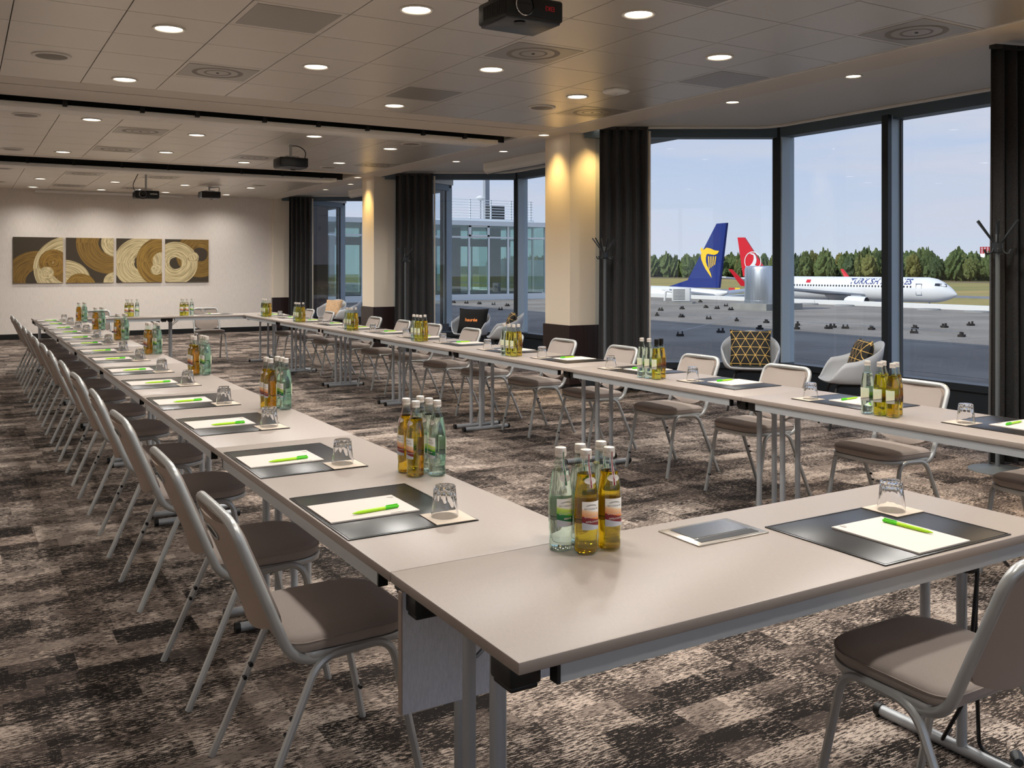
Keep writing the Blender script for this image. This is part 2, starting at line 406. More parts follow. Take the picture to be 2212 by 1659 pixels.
def art_mat(name, rings):
    """painted canvas: brushed ring shapes; rings=[(cx,cz,r_in,r_out,colour)] in metres on the canvas"""
    m = bpy.data.materials.new(name); m.use_nodes = True; MATS[name] = m; t = m.node_tree; b = t.nodes['Principled BSDF']; b.inputs['Roughness'].default_value = .7
    tcn = N(t, 'ShaderNodeTexCoord'); sepn = N(t, 'ShaderNodeSeparateXYZ'); t.links.new(tcn.outputs['Object'], sepn.inputs[0]); L = t.links.new
    base = N(t, 'ShaderNodeRGB'); base.outputs[0].default_value = lin('#3d3222'); cur = base.outputs[0]
    for i, (cx_, cz_, r0, r1, c) in enumerate(rings):
        dx = math_node(t, 'SUBTRACT', sepn.outputs[0], cx_); dz = math_node(t, 'SUBTRACT', sepn.outputs[2], cz_)
        r_ = math_node(t, 'SQRT', math_node(t, 'ADD', math_node(t, 'MULTIPLY', dx, dx), math_node(t, 'MULTIPLY', dz, dz)))
        ang = math_node(t, 'ARCTAN2', dz, dx)
        cb = N(t, 'ShaderNodeCombineXYZ'); L(math_node(t, 'MULTIPLY', r_, 60.0), cb.inputs[0]); L(math_node(t, 'MULTIPLY', ang, 1.1), cb.inputs[1]); cb.inputs[2].default_value = i*5.3
        n = N(t, 'ShaderNodeTexNoise'); n.inputs['Scale'].default_value = 1; n.inputs['Detail'].default_value = 3; L(cb.outputs[0], n.inputs['Vector'])
        rw = math_node(t, 'ADD', r_, math_node(t, 'MULTIPLY', math_node(t, 'SUBTRACT', n.outputs[0], .5), .05))
        inside = math_node(t, 'MULTIPLY', math_node(t, 'GREATER_THAN', rw, r0), math_node(t, 'LESS_THAN', rw, r1))
        cbr = N(t, 'ShaderNodeMixRGB'); k = lin(c); cbr.inputs[1].default_value = (k[0]*.45, k[1]*.42, k[2]*.35, 1); cbr.inputs[2].default_value = k
        mrn = N(t, 'ShaderNodeMapRange'); mrn.inputs['From Min'].default_value = .35; mrn.inputs['From Max'].default_value = .6; L(n.outputs[0], mrn.inputs[0]); L(mrn.outputs[0], cbr.inputs[0])
        mxn = N(t, 'ShaderNodeMixRGB'); L(inside, mxn.inputs[0]); L(cur, mxn.inputs[1]); L(cbr.outputs[0], mxn.inputs[2]); cur = mxn.outputs[0]
    L(cur, b.inputs['Base Color'])
def ground_mat(name, cols, scale, rough=.95):
    m = bpy.data.materials.new(name); m.use_nodes = True; MATS[name] = m; t = m.node_tree; b = t.nodes['Principled BSDF']; b.inputs['Roughness'].default_value = rough
    b.inputs['Specular IOR Level'].default_value = .1
    tcn = N(t, 'ShaderNodeTexCoord'); mpn = N(t, 'ShaderNodeMapping'); mpn.inputs['Scale'].default_value = scale
    n = N(t, 'ShaderNodeTexNoise'); n.inputs['Scale'].default_value = 1; n.inputs['Detail'].default_value = 5; t.links.new(tcn.outputs['Object'], mpn.inputs[0]); t.links.new(mpn.outputs[0], n.inputs['Vector'])
    c = N(t, 'ShaderNodeValToRGB'); c.color_ramp.elements[0].position = .35; c.color_ramp.elements[0].color = lin(cols[0]); c.color_ramp.elements[1].position = .65; c.color_ramp.elements[1].color = lin(cols[1])
    t.links.new(n.outputs[0], c.inputs[0]); t.links.new(c.outputs[0], b.inputs['Base Color'])
ground_mat('grass', ('#848250', '#a8925e'), (.006, .05, 1))
ground_mat('roof_felt', ('#7d776f', '#948d84'), (.35, .35, 1))
def leaf_mat():
    m = bpy.data.materials.new('leaves'); m.use_nodes = True; MATS['leaves'] = m; t = m.node_tree; b = t.nodes['Principled BSDF']; b.inputs['Roughness'].default_value = .9; b.inputs['Specular IOR Level'].default_value = .1
    oi = N(t, 'ShaderNodeObjectInfo'); c = N(t, 'ShaderNodeValToRGB'); els = c.color_ramp.elements
    els[0].color = lin('#46543a'); els[1].color = lin('#77703f'); q = els.new(.35); q.color = lin('#55633c'); q = els.new(.8); q.color = lin('#5f6a42')
    t.links.new(oi.outputs['Random'], c.inputs[0])
    tcn = N(t, 'ShaderNodeTexCoord'); n = N(t, 'ShaderNodeTexNoise'); n.inputs['Scale'].default_value = .9; n.inputs['Detail'].default_value = 4; t.links.new(tcn.outputs['Object'], n.inputs['Vector'])
    mrn = N(t, 'ShaderNodeMapRange'); mrn.inputs['From Min'].default_value = .35; mrn.inputs['From Max'].default_value = .65; mrn.inputs['To Min'].default_value = .55; mrn.inputs['To Max'].default_value = 1.25; t.links.new(n.outputs[0], mrn.inputs[0])
    hs = N(t, 'ShaderNodeHueSaturation'); t.links.new(c.outputs[0], hs.inputs['Color']); t.links.new(mrn.outputs[0], hs.inputs['Value']); t.links.new(hs.outputs[0], b.inputs['Base Color'])
leaf_mat()

# ================================================================== ROOM SHELL
ZC, ZB = 3.10, 3.18
CX, CXO = 6.317, 6.80                     # inner and outer face of the columns
COLS = [-3.09, 3.083, 9.253, 15.42, 21.59, 27.76]
CW = .547
def bay(yc): return [(6.53, yc-2.81), (8.57, yc-1.6), (8.57, yc+1.6), (6.53, yc+2.81)]
YC = [(COLS[i]+CW+COLS[i+1])/2 for i in range(5)]     # bay centres
WALLY = 21.65
# floor: main field plus one field per bay
m = MB(); m.add([(-1.5,-3.1,0),(6.53,-3.1,0),(6.53,WALLY,0),(-1.5,WALLY,0)], [(0,1,2,3)])
for yc in YC[:4]:
    p = bay(yc); m.add([(x, y, 0) for x, y in p], [(0,1,2,3)])
m.build('floor', 'carpet', kind='structure', smooth=False)
MB().box(-1.5, 6.6, WALLY, WALLY+.2, 0, 3.4).build('wall_back', 'wall_paper', kind='structure', smooth=False)
MB().box(-1.7, -1.5, -3.3, WALLY+.2, 0, 3.4).build('wall_left', 'wall_paper', kind='structure', smooth=False)
wn = MB(); wn.box(-1.7, 6.6, -3.3, -3.1, 0, .35); wn.box(-1.7, 6.6, -3.3, -3.1, 3.0, 3.4); wn.box(-1.7, -1.2, -3.3, -3.1, .35, 3.0); wn.box(6.1, 6.6, -3.3, -3.1, .35, 3.0)
wn.build('wall_near', 'wall_paper', kind='structure', smooth=False)
we = empty('window_6', (0,0,0), kind='structure')          # glazed end wall behind the camera
for i in range(5):
    xa = -1.2 + 1.46*i
    MB().box(xa+.03, xa+1.43, -3.203, -3.2, .38, 2.97).build('pane', 'window_glass', we, smooth=False)
    MB().box(xa-.03, xa+.03, -3.26, -3.14, .35, 3.0).build('mullion', 'frame_dark', we, smooth=False)
MB().box(-1.2, 6.1, -3.26, -3.14, .33, .38).build('bottom_frame', 'frame_dark', we, smooth=False)
MB().box(-1.5, 6.55, WALLY-.015, WALLY, 0, .11).build('baseboard_back', 'black', kind='structure', smooth=False)
# column piers between the bays
for i, y in enumerate(COLS[1:5]):
    y1 = y + CW
    e = empty('column', (0,0,0), kind='structure', label='square pier with pale paint and dark wood base between window bays')
    MB().box(CX, CXO, y, y1, .78, ZC).build('shaft', 'column_paint', e, smooth=False)
    MB().box(CX-.02, CXO, y-.02, y1+.02, .07, .78).build('wood_base', 'wenge', e, smooth=False)
    MB().box(CX-.005, CXO, y-.005, y1+.005, 0, .07).build('plinth', 'black', e, smooth=False)
# upper storeys of the building: they shade the flat roof outside
up = empty('upper_storeys', (0,0,0), kind='structure')
MB().box(-12, 8.95, -3.3, 46, 3.34, 6.3).build('upper_block', 'grey_trim', up, smooth=False)
# ceiling: slab, edge band, bay ceilings, tiles
XE = [-.35,.28,.905,1.53,2.15,2.78,3.41,4.05,4.70,5.35,5.985]
YE1 = [8.93,8.215,7.555,6.91,6.275,5.638,5.0,4.37,3.77,3.13,2.49]
YE2 = [10.36,10.75,11.40,12.06,12.72,13.37,14.03,14.69,15.0]
YE3 = [16.2,16.525,17.195,17.865,18.535,19.205,19.875,20.545,21.215,21.65]
cl = empty('ceiling', (0,0,0), kind='structure')
m = MB(); m.box(-1.5, 6.0, -3.1, 9.30, 3.125, 3.34); m.box(-1.5, 6.0, 10.36, 15.0, 3.125, 3.34); m.box(-1.5, 6.0, 16.2, WALLY, 3.125, 3.34)
m.build('slab', 'slab', cl, smooth=False)
m = MB(); m.box(-1.5, -.352, -3.1, 9.0, ZC, 3.125); m.box(-1.5, 6.0, -3.1, 2.488, ZC, 3.125); m.box(-1.5, -.352, 10.36, 15.0, ZC, 3.125); m.box(-1.5, -.352, 16.2, WALLY, ZC, 3.125)
m.build('ceiling_field', 'tile', cl, smooth=False)
MB().box(6.0, 6.45, -3.1, WALLY, ZC, 3.34).build('edge_band', 'band', cl, smooth=False)
MB().box(5.985, 6.0, -3.1, WALLY, ZC-.006, ZC+.02).build('edge_trim', 'white_trim', cl, smooth=False)
m = MB(); m.box(-1.5, 6.0, 8.935, 9.275, ZC, 3.12); m.build('track_strip', 'band', cl, smooth=False)
m = MB(); m.box(-1.5, 6.0, 15.01, 15.24, ZC, 3.12); m.build('track_strip', 'band', cl, smooth=False)
m = MB(); m.box(-1.5, 6.0, 9.305, 9.90, ZC, 3.12); m.build('track_strip', 'band', cl, smooth=False)
for y0, y1 in ((10.0, 10.31), (15.75, 16.18)):
    MB().rbox(-1.5, 5.75, y0, y1, 3.012, 3.066, .006).build('track_plank', 'plank_white', cl)
for y0 in (10.2, 16.0):
    MB().box(-1.5, 5.95, y0, y0+.03, 3.07, 3.33).build('track_web', 'black', cl, smooth=False)
hk = MB()
hk.box(-.02,.02,-.03,.03,0,.05); hk.box(-.006,.006,-.006,.006,.05,.3)
hkm = hk.mesh('hanger', 'black_plastic', smooth=False)
for y0 in (9.98, 15.6):
    for i in range(9):
        link('hanger', hkm, cl, (.3+.63*i+random.uniform(-.08,.08), y0, 3.045))
PERF = set(); 
def cell(E, v): 
    for i in range(len(E)-1):
        if min(E[i],E[i+1]) <= v <= max(E[i],E[i+1]): return i
    return None
flat_perf = [(1.829,5.92),(3.75,7.87),(5.68,6.02),(3.84,4.30)]
diffs = [(1.857,7.875,1),(3.729,5.955,1),(5.70,7.95,1),(5.688,4.084,1),(1.853,11.616,2),(1.867,13.64,2),(3.704,13.63,2),(5.712,13.6,2),(1.9,17.55,3),(3.15,17.5,3),(1.85,20.2,3),(3.2,20.2,3)]
tile_cache = {}
def tile_mesh(w, h, mt):
    k = (round(w,3), round(h,3), mt)
    if k not in tile_cache:
        tile_cache[k] = MB().box(-w/2, w/2, -h/2, h/2, 0, .024).mesh('ceiling_tile', mt, smooth=False)
    return tile_cache[k]
special = {}
for s_, E in ((1, YE1), (2, YE2), (3, YE3)):
    for (x, y) in (flat_perf if s_ == 1 else []): special[(s_, cell(XE, x), cell(E, y))] = 'perforated'
    for (x, y, q) in diffs:
        if q == s_: special[(s_, cell(XE, x), cell(E, y))] = 'diff'
DIFFPOS = []
for s_, E in ((1, YE1), (2, YE2), (3, YE3)):
    for j in range(len(E)-1):
        y0, y1 = sorted((E[j], E[j+1]))
        for i in range(len(XE)-1):
            x0, x1 = XE[i], XE[i+1]; kind = special.get((s_, i, j)); cx_, cy_ = (x0+x1)/2, (y0+y1)/2
            if kind == 'diff': DIFFPOS.append((cx_, cy_, x1-x0-.008, y1-y0-.008, s_)); continue
            link('ceiling_tile', tile_mesh(x1-x0-.007, y1-y0-.007, 'tile'), cl, (cx_, cy_, ZC))
            if kind == 'perforated':
                link('perforated_inlay', MB().box(-.27,.27,-.27,.27,-.002,.004).mesh('perforated_inlay','perforated',smooth=False), cl, (cx_, cy_, ZC))
FIELD = {1: 'front', 2: 'middle', 3: 'rear'}
cnt = {}
for (x, y, w, h, s_) in DIFFPOS:
    cnt[s_] = cnt.get(s_, 0) + 1
    e = empty('ceiling_diffuser', (x, y, ZC), label=f'square perforated swirl air diffuser, {ORD[cnt[s_]-1]} in the {FIELD[s_]} ceiling field counted towards the camera' if s_==1 else f'square perforated swirl air diffuser, {ORD[cnt[s_]-1]} in the {FIELD[s_]} ceiling field', category='air vent', group='ceiling air diffusers')
    MB().box(-w/2, w/2, -h/2, h/2, 0, .024).build('frame', 'tile', e, smooth=False)
    MB().box(-.28, .28, -.26, .26, -.003, .003).build('perforated_face', 'perforated', e, smooth=False)
    mb = MB(); mb.lathe([(.165,-.003),(.185,-.007),(.205,-.003)], 32, cap0=False, cap1=False); mb.lathe([(.09,-.003),(.10,-.006),(.11,-.003)], 32, cap0=False, cap1=False)
    mb.build('swirl_ring', 'speaker_mesh', e)
    MB().lathe([(.012,-.006),(.012,-.002)], 12).build('screw', 'black', e)
for k, yc in enumerate(YC):
    p = bay(yc); MB().prism([(6.40, yc-3.08), (8.75, yc-1.7), (8.75, yc+1.7), (6.40, yc+3.08)], ZB, 3.34).build('ceiling', 'bay_ceiling', kind='structure', smooth=False)
# windows: one per bay, three facets of a half hexagon
def facet(e, p0, p1, fixed=False, mid=False):
    p0, p1 = Vector((*p0, 0)), Vector((*p1, 0)); d = (p1-p0).normalized(); nrm = Vector((d.y, -d.x, 0))     # outward
    if nrm.x < 0: nrm = -nrm
    L = (p1-p0).length; o = nrm*.12
    def bar(name, a, b, z0, z1, m, t0=-.04, t1=.10, width=None):
        A = p0 + d*a; B = p0 + d*b
        vs = []
        for z in (z0, z1):
            for q, t in ((A,t0),(B,t0),(B,t1),(A,t1)): vs.append((q + nrm*t + Vector((0,0,z))))
        MB().add(vs, [(3,2,1,0),(4,5,6,7),(0,1,5,4),(1,2,6,5),(2,3,7,6),(3,0,4,7)]).build(name, m, e, smooth=False)
    bar('sill_wall', 0, L, 0, .26, 'frame_dark', -.02, .14)
    bar('bottom_frame', 0, L, .26, .33, 'frame_dark', -.05, .14)
    bar('head_frame', 0, L, 3.06, 3.20, 'frame_glare', -.04, .14)
    cuts = [0, L/2, L] if mid else [0, L]
    for i in range(len(cuts)-1):
        bar('pane', cuts[i]+.03, cuts[i+1]-.03, .33, 3.06, 'window_glass', .085, .087)
        bar('glazing_bead', cuts[i]+.03, cuts[i]+.055, .33, 3.06, 'grey_trim', .07, .1)
        bar('glazing_bead', cuts[i+1]-.055, cuts[i+1]-.03, .33, 3.06, 'grey_trim', .07, .1)
    if mid:
        bar('mullion', L/2-.04, L/2+.04, .26, 3.1, 'frame_dark', -.13, -.07)
        bar('mullion_side', L/2-.035, L/2+.035, .26, 3.1, 'frame_skylit', -.07, .10)  # side of the same post, painted pale as if lit by the sky
for k, yc in enumerate(YC):
    p = bay(yc)
    e = empty(f'window_{k+1}', (0,0,0), kind='structure')
    facet(e, p[0], p[1]); facet(e, p[1], p[2], mid=True); facet(e, p[3], p[2])
    for (x, y), sg in ((p[1], 1), (p[2], -1)):
        MB().prism([(x-.05, y-.05), (x+.16, y-.07), (x+.16, y+.07), (x-.05, y+.05)], 0, 3.2).build('corner_post', 'frame_dark', e, smooth=False)
        MB().prism([(x-.03, y-.075), (x+.15, y-.10), (x+.15, y-.07), (x-.03, y-.05)], .26, 3.12).build('corner_cover', 'frame_skylit', e, smooth=False)  # side strip painted pale for the sky it would reflect
# room beyond the back wall: closed, dark
MB().box(-1.5, 6.5, WALLY+.2, 28, -.02, 0).build('floor', 'slab', kind='structure', smooth=False)
MB().box(5.6, 5.8, WALLY+.2, 30, 0, 3.34).build('wall_neighbour', 'slab', kind='structure', smooth=False)
MB().box(6.5, 8.6, 21.9, 30, -.02, 0).build('floor', 'slab', kind='structure', smooth=False)
MB().add([(6.35,22.5,0),(8.4,23.68,0),(8.4,23.68,3.15),(6.35,22.5,3.15),(6.30,22.58,0),(8.35,23.76,0),(8.35,23.76,3.15),(6.30,22.58,3.15)], [(0,1,2,3),(7,6,5,4),(0,4,5,1),(1,5,6,2),(2,6,7,3),(3,7,4,0)]).build('wall_added_dark_panel', 'dark_reflection', kind='structure', smooth=False)  # added panel behind the neighbour pane, stands in for its dark reflection
# curtain tracks
for k, yc in enumerate(YC[:4]):
    p = [(6.42, yc-2.72, 3.165), (8.38, yc-1.56, 3.165), (8.38, yc+1.56, 3.165), (6.42, yc+2.72, 3.165)]
    MB().tube(fillet(p, .25, 6), .018, 6).build(f'trim_{k+1}', 'white_trim', kind='structure')

# ================================================================== LAMPS
def downlight_kit(r):
    k = Kit()
    k.add('rim', MB().lathe([(r, .0), (r, -.006), (r*.93, -.009), (r*.84, -.005), (r*.80, .004)], 28, cap0=False, cap1=False), 'ring_white')
    k.add('reflector', MB().lathe([(r*.82, .002), (r*.6, .0225)], 28, cap0=False, cap1=False), 'chrome')
    g = k.add('lamp_disc', MB().lathe([(r*.80, .0005), (r*.80, .0015)], 28), 'glow')
    return k
BIG, SMALL = downlight_kit(.108), downlight_kit(.075)
def lamp(kit, x, y, z, label, watts, col=(1, .96, .905), cone=150, group='ceiling downlights', blend=.5):
    o = kit.spawn('downlight', (x, y, z-.001), 0, label, 'ceiling light', group)
    li = bpy.data.lights.new('lamp', 'SPOT'); li.energy = watts; li.color = col; li.spot_size = R(cone); li.spot_blend = blend; li.shadow_soft_size = .09
    lo = bpy.data.objects.new('lamp', li); COL.objects.link(lo); lo.parent = o; lo.location = (0, 0, -.05)
    return o
XL = [1.217, 2.465, 3.73, 5.025]
rows1 = [(1.217,6.6),(1.217,8.57),(2.465,5.32),(2.465,7.235),(3.73,4.685),(3.73,6.6),(3.73,8.57),(5.025,5.32),(5.025,7.235),
         (1.217,4.685),(1.217,2.7),(2.465,3.35),(5.025,3.35),(3.73,2.7),(2.465,1.3),(3.73,.7),(5.025,1.3),(1.217,.7)]
for i, (x, y) in enumerate(rows1):
    c_ = min(range(4), key=lambda q: abs(XL[q]-x)); r_ = sorted([q[1] for q in rows1 if abs(q[0]-x) < .2], reverse=True).index(y)
    lamp(BIG, x, y, ZC, f'round recessed downlight in front ceiling field, {ORD[c_]} column from left, {ORD[r_]} from partition track', LAMP_W)
for x, y in [(1.235,11.07),(2.48,11.7),(3.75,11.07),(5.03,11.7),(1.235,14.36),(2.48,13.67),(3.75,14.36),(5.03,13.67)]:
    c_ = min(range(4), key=lambda q: abs(XL[q]-x))
    lamp(BIG, x, y, ZC, f'round recessed downlight in middle ceiling field, {ORD[c_]} column from left, {"nearer" if y < 12.5 else "farther"} one', LAMP_W)
for j, y in enumerate((16.86, 18.87, 20.88)):
    for i, x in enumerate((1.25, 2.51, 3.78, 5.06)):
        lamp(BIG, x, y, ZC, f'round recessed downlight in rear ceiling field, {ORD[i]} from left, {nth(j)} row', LAMP_W*(1 if j < 2 else .8), cone=150, blend=.5 if j < 2 else 1.0)
for k, yc in enumerate(YC[:4]):
    for sg in (-1, 1):
        bn_ = ['near unseen', 'nearest', 'middle', 'farthest'][k]
        lamp(SMALL, 6.81, yc+sg*.75+(-.17 if k else 0), ZB, f'small downlight in the {bn_} window bay ceiling, {"farther" if sg > 0 else "nearer"} one', LAMP_W*.35)
for k, y in enumerate(COLS[1:4]):
    nm = ['pier beside the camera', 'large nearest pier', 'second pier'][k]
    lamp(SMALL, CX-.20, y+.27, ZC, f'small warm downlight washing the room face of the {nm}', LAMP_W*.95, (1, .68, .26), 92, 'pier wall washers', 1.0)
    if k < 2: lamp(SMALL, CX+.30, y-.22, ZB, f'small warm downlight washing the front face of the {nm}', LAMP_W*.95, (1, .68, .26), 92, 'pier wall washers', 1.0)

# ceiling speakers, access point
sk = Kit()
sk.add('rim', MB().lathe([(.14,0),(.14,-.006),(.125,-.012),(.112,-.008)], 32, cap0=False, cap1=False), 'ring_white')
sk.add('grille', MB().lathe([(.0,-.011),(.06,-.0105),(.113,-.0075)], 32, cap0=False, cap1=False), 'speaker_mesh')
for x, y, nm in ((.60,7.9,'front ceiling field at left'),(5.05,7.9,'front ceiling field near the pier'),(.60,11.08,'middle ceiling field at left, nearer one'),(.61,14.37,'middle ceiling field at left, farther one'),(5.06,11.08,'middle ceiling field near window side'),(5.1,14.35,'middle ceiling field at right, farther one'),(5.05,18.2,'rear ceiling field at right'),(.6,17.2,'rear ceiling field at left, nearer one'),(.6,19.9,'rear ceiling field at left, farther one')):
    sk.spawn('ceiling_speaker', (x, y, ZC-.001), 0, f'round flush loudspeaker in the {nm}', 'speaker', 'ceiling loudspeakers')
e = empty('access_point', (5.13, 6.77, ZC), R(8), label='white rounded wireless access point under the front ceiling field', category='access point')
mb = MB()
for (h, w) in ((0,.085),(-.018,.10),(-.032,.095),(-.04,.06)): pass
lay = [(-.0,.085),(-.014,.098),(-.026,.098),(-.036,.085),(-.040,.055)]
pts = [rrect(-w, w, -w, w, w*.45, 4) for z, w in lay]; n_ = len(pts[0])
mb.add([(x, y, z) for (z, w), pl in zip(lay, pts) for x, y in pl], [(i*n_+k, i*n_+(k+1) % n_, (i+1)*n_+(k+1) % n_, (i+1)*n_+k) for i in range(4) for k in range(n_)] + [tuple(4*n_+k for k in range(n_))])
mb.build('housing', 'white_plastic', e); MB().lathe([(.006,-.0415),(.006,-.039)], 12).build('status_light', 'print_grey', e)
# ================================================================== TABLES
X0, Y0, TL, TW, XR = .8916, 2.076, 1.8, .6, 3.824
TK = Kit()                                  # local: length along x, centred, floor at z=0
TK.add('tabletop', MB().rbox(-.899, .899, -.3, .3, .715, .74, .0035, 2), 'laminate')
for sy in (-1, 1):
    r_ = TK.add('rail', MB().box(-.80, .80, sy*.278-.012, sy*.278+.012, .676, .715), 'rail', smooth=False)
    for s2 in (-1, 1): TK.add('rail_cap', MB().box(s2*.803-.004, s2*.803+.004, sy*.278-.013, sy*.278+.013, .675, .715), 'black_plastic', r_, smooth=False)
for sx in (-1, 1):
    for sy in (-1, 1):
        TK.add('joining_block', MB().rbox(sx*.855-.036, sx*.855+.036, sy*.215-.04, sy*.215+.04, .668, .716, .006).rbox(sx*.855-.031, sx*.855+.031, sy*.215-.035, sy*.215+.035, .658, .67, .004), 'black_plastic')
        lg = TK.add('leg', MB().tube([(sx*.81, sy*.062, .03), (sx*.81, sy*.062, .715)], .0155, 14), 'silver_leg')
        TK.add('brace', MB().tube(fillet([(sx*.81-sx*.012, sy*.062, .60), (sx*.79, sy*.062, .60), (sx*.66, sy*.062, .70), (sx*.60, sy*.062, .705)], .02, 4), .005, 8), 'silver_leg', lg)
    fb = TK.add('foot_bar', MB().tube([(sx*.81, -.225, .022), (sx*.81, .225, .022)], .018, 12), 'silver_leg')
    for s2 in (-1, 1): TK.add('foot_cap', MB().tube([(sx*.81, s2*.22, .022), (sx*.81, s2*.24, .022)], .0215, 12), 'black_plastic', fb)
    TK.add('top_bracket', MB().box(sx*.81-.03, sx*.81+.03, -.1, .1, .703, .715), 'black_plastic', smooth=False)
for k in range(7):
    y = Y0 + TL*(k+.5)
    TK.spawn('conference_table', (X0+TW/2, y, 0), R(90), f'taupe folding conference table, {nth(k)} of the long left row', 'table', 'left row of conference tables')
    TK.spawn('conference_table', (XR+TW/2, y, 0), R(90), f'taupe folding conference table, {nth(k)} of the long right row by the windows', 'table', 'right row of conference tables')
YX = Y0 + 7*TL + TW/2
TK.spawn('conference_table', (X0+TL*.5, YX, 0), 0, 'taupe folding table closing the far end, joined to the left row', 'table', 'far end tables')
TK.spawn('conference_table', (X0+TL*1.5, YX, 0), 0, 'taupe folding table closing the far end, joined to the right row', 'table', 'far end tables')
NT = TK.spawn('conference_table', (X0+TL/2, Y0-TW/2, 0), 0, 'taupe folding table across the foreground with metal cable port', 'table')
# parts only the foreground table has
pn = MB().box(-.90, .88, .225, .24, .425, .714).build('modesty_panel', 'panel_fabric', NT, smooth=False)
MB().box(-.904, -.90, .224, .241, .425, .714).build('panel_edge', 'back_shell', pn, smooth=False)
cp = MB().rbox(1.67-1.7916, 1.927-1.7916, 1.845-1.776, 2.011-1.776, .739, .744, .0015).build('cable_port', 'steel', NT)
MB().box(1.70-1.7916, 1.90-1.7916, 1.898-1.776, 1.995-1.776, .7435, .7455).build('port_lid', 'chrome', cp, smooth=False)
MB().box(1.695-1.7916, 1.905-1.7916, 1.862-1.776, 1.893-1.776, .7435, .7448).build('brush_strip', 'black', cp, smooth=False)

# ================================================================== CONFERENCE CHAIRS
CK = Kit()                                   # local: faces +x
def backpt(t):                               # line of the back frame, t 0 (seat) .. 1 (top)
    return (-.105-.172*t, .40+.41*t)
for sy in (-1, 1):
    arch = fillet([(-.23, sy*.228, .0), (-.045, sy*.212, .418), (.165, sy*.212, .428), (.255, sy*.228, .0)], [.06, .06], 6)
    mid_ = len(arch)//2
    cut = arch[:mid_] + [(arch[mid_-1]+arch[mid_])/2]; cut2 = [(arch[mid_-1]+arch[mid_])/2] + arch[mid_:]
    a_ = CK.add('leg', MB().tube(cut, .0118, 8), 'silver')
    CK.add('bumper', MB().tube([(-.118, sy*.214, .262), (-.118, sy*.196, .262)], .007, 8), 'black_plastic', a_); CK.add('bumper', MB().tube([(-.136, sy*.216, .225), (-.136, sy*.198, .225)], .006, 8), 'black_plastic', a_)
    b_ = CK.add('leg', MB().tube(cut2, .0118, 8), 'silver')
    CK.add('bumper', MB().tube([(.238, sy*.216, .11), (.238, sy*.198, .11)], .006, 8), 'black_plastic', b_)
xb, zb = backpt(1); half = fillet([(.15, .198, .425), (-.112, .198, .405), (xb, .196, zb), (xb, 0, zb+.002)], [.075, .06], 7)
CK.add('back_frame', MB().tube([tuple(p) for p in half] + [(p[0], -p[1], p[2]) for p in reversed(half[:-1])], .0142, 10), 'silver')
# seat rim and cushion
def plate(x0, x1, w, rf, rb, layers, name, m):
    mb = MB(); base = []
    for (ins, z) in layers:
        base.append([(x, y, z - .012*max(0, (-.02-x))*4) for x, y in rrect(x0+ins, x1-ins, -w+ins, w-ins, [max(rf-ins,.01), max(rb-ins,.01), max(rb-ins,.01), max(rf-ins,.01)], 6)])
    n = len(base[0]); vs = [v for l in base for v in l]
    fs = [(i*n+k, i*n+(k+1) % n, (i+1)*n+(k+1) % n, (i+1)*n+k) for i in range(len(base)-1) for k in range(n)] + [tuple(range(n-1,-1,-1)), tuple((len(base)-1)*n+k for k in range(n))]
    mb.add(vs, fs); CK.add(name, mb, m, ang=50)
plate(-.10, .262, .214, .12, .05, [(.012,.414),(.002,.418),(0,.428),(.003,.436)], 'seat_rim', 'silver')
plate(-.125, .258, .211, .12, .06, [(.006,.437),(0,.445),(0,.462),(.006,.474),(.022,.481),(.06,.485),(.12,.487)], 'seat_cushion', 'fabric')
pip_ = [(x, y, .4655 - .012*max(0, (-.02-x))*4) for x, y in rrect(-.126, .259, -.212, .212, [.12,.06,.06,.12], 6)]
CK.add('piping', MB().tube(pip_, .0022, 5, closed=True), 'fabric', len(CK.p)-1)
# back rest: curved pad between the tubes
def backpanel(off0, off1, t0, t1, w, name, m):
    mb = MB(); cols_, rows_ = 12, 10; dn = Vector((.41, 0, .172)).normalized()     # normal facing forward
    outl = []
    for j in range(rows_+1):
        for i in range(cols_+1):
            u = -1 + 2*i/cols_; v = j/rows_
            tt = t0 + (t1-t0)*v
            cut_ = 1.0
            if v < .18: cut_ = .80 + .20*math.sin(v/.18*math.pi/2)
            if v > .86: cut_ = .82 + .18*math.cos((v-.86)/.14*math.pi/2)
            y = u*w*cut_
            x, z = backpt(tt); bow = -.016*(1-u*u)
            z -= (.03*(1-u*u)) if v == 0 else 0
            outl.append(Vector((x, y, z)) + dn*bow)
    n = cols_+1
    F = [p + dn*off1 for p in outl]; B = [p + dn*off0 for p in outl]
    # soften the rim of the pad
    q = lambda j, i: j*n+i
    fs = [(q(j,i), q(j,i+1), q(j+1,i+1), q(j+1,i)) for j in range(rows_) for i in range(cols_)]
    N0 = len(F); fs += [(N0+q(j,i), N0+q(j+1,i), N0+q(j+1,i+1), N0+q(j,i+1)) for j in range(rows_) for i in range(cols_)]
    rim_ = [q(0,i) for i in range(n)] + [q(j,cols_) for j in range(1, rows_+1)] + [q(rows_,i) for i in range(cols_-1,-1,-1)] + [q(j,0) for j in range(rows_-1,0,-1)]
    for a, b in zip(rim_, rim_[1:]+rim_[:1]): fs.append((a, N0+a, N0+b, b))
    mb.add(F+B, fs); return CK.add(name, mb, m, ang=50)
backpanel(-.012, .004, .26, .985, .192, 'back_shell', 'back_shell')
backpanel(.004, .020, .24, .945, .180, 'back_pad', 'fabric')
dnv = Vector((.41, 0, .172)).normalized(); tv = Vector((-.172, 0, .41)).normalized()
x_, z_ = backpt(.86); ctr = Vector((x_, 0, z_)) - dnv*.0285
ell = lambda a, ra, rb, o: ctr + Vector((0, 1, 0))*math.cos(a)*ra + tv*math.sin(a)*rb + dnv*o
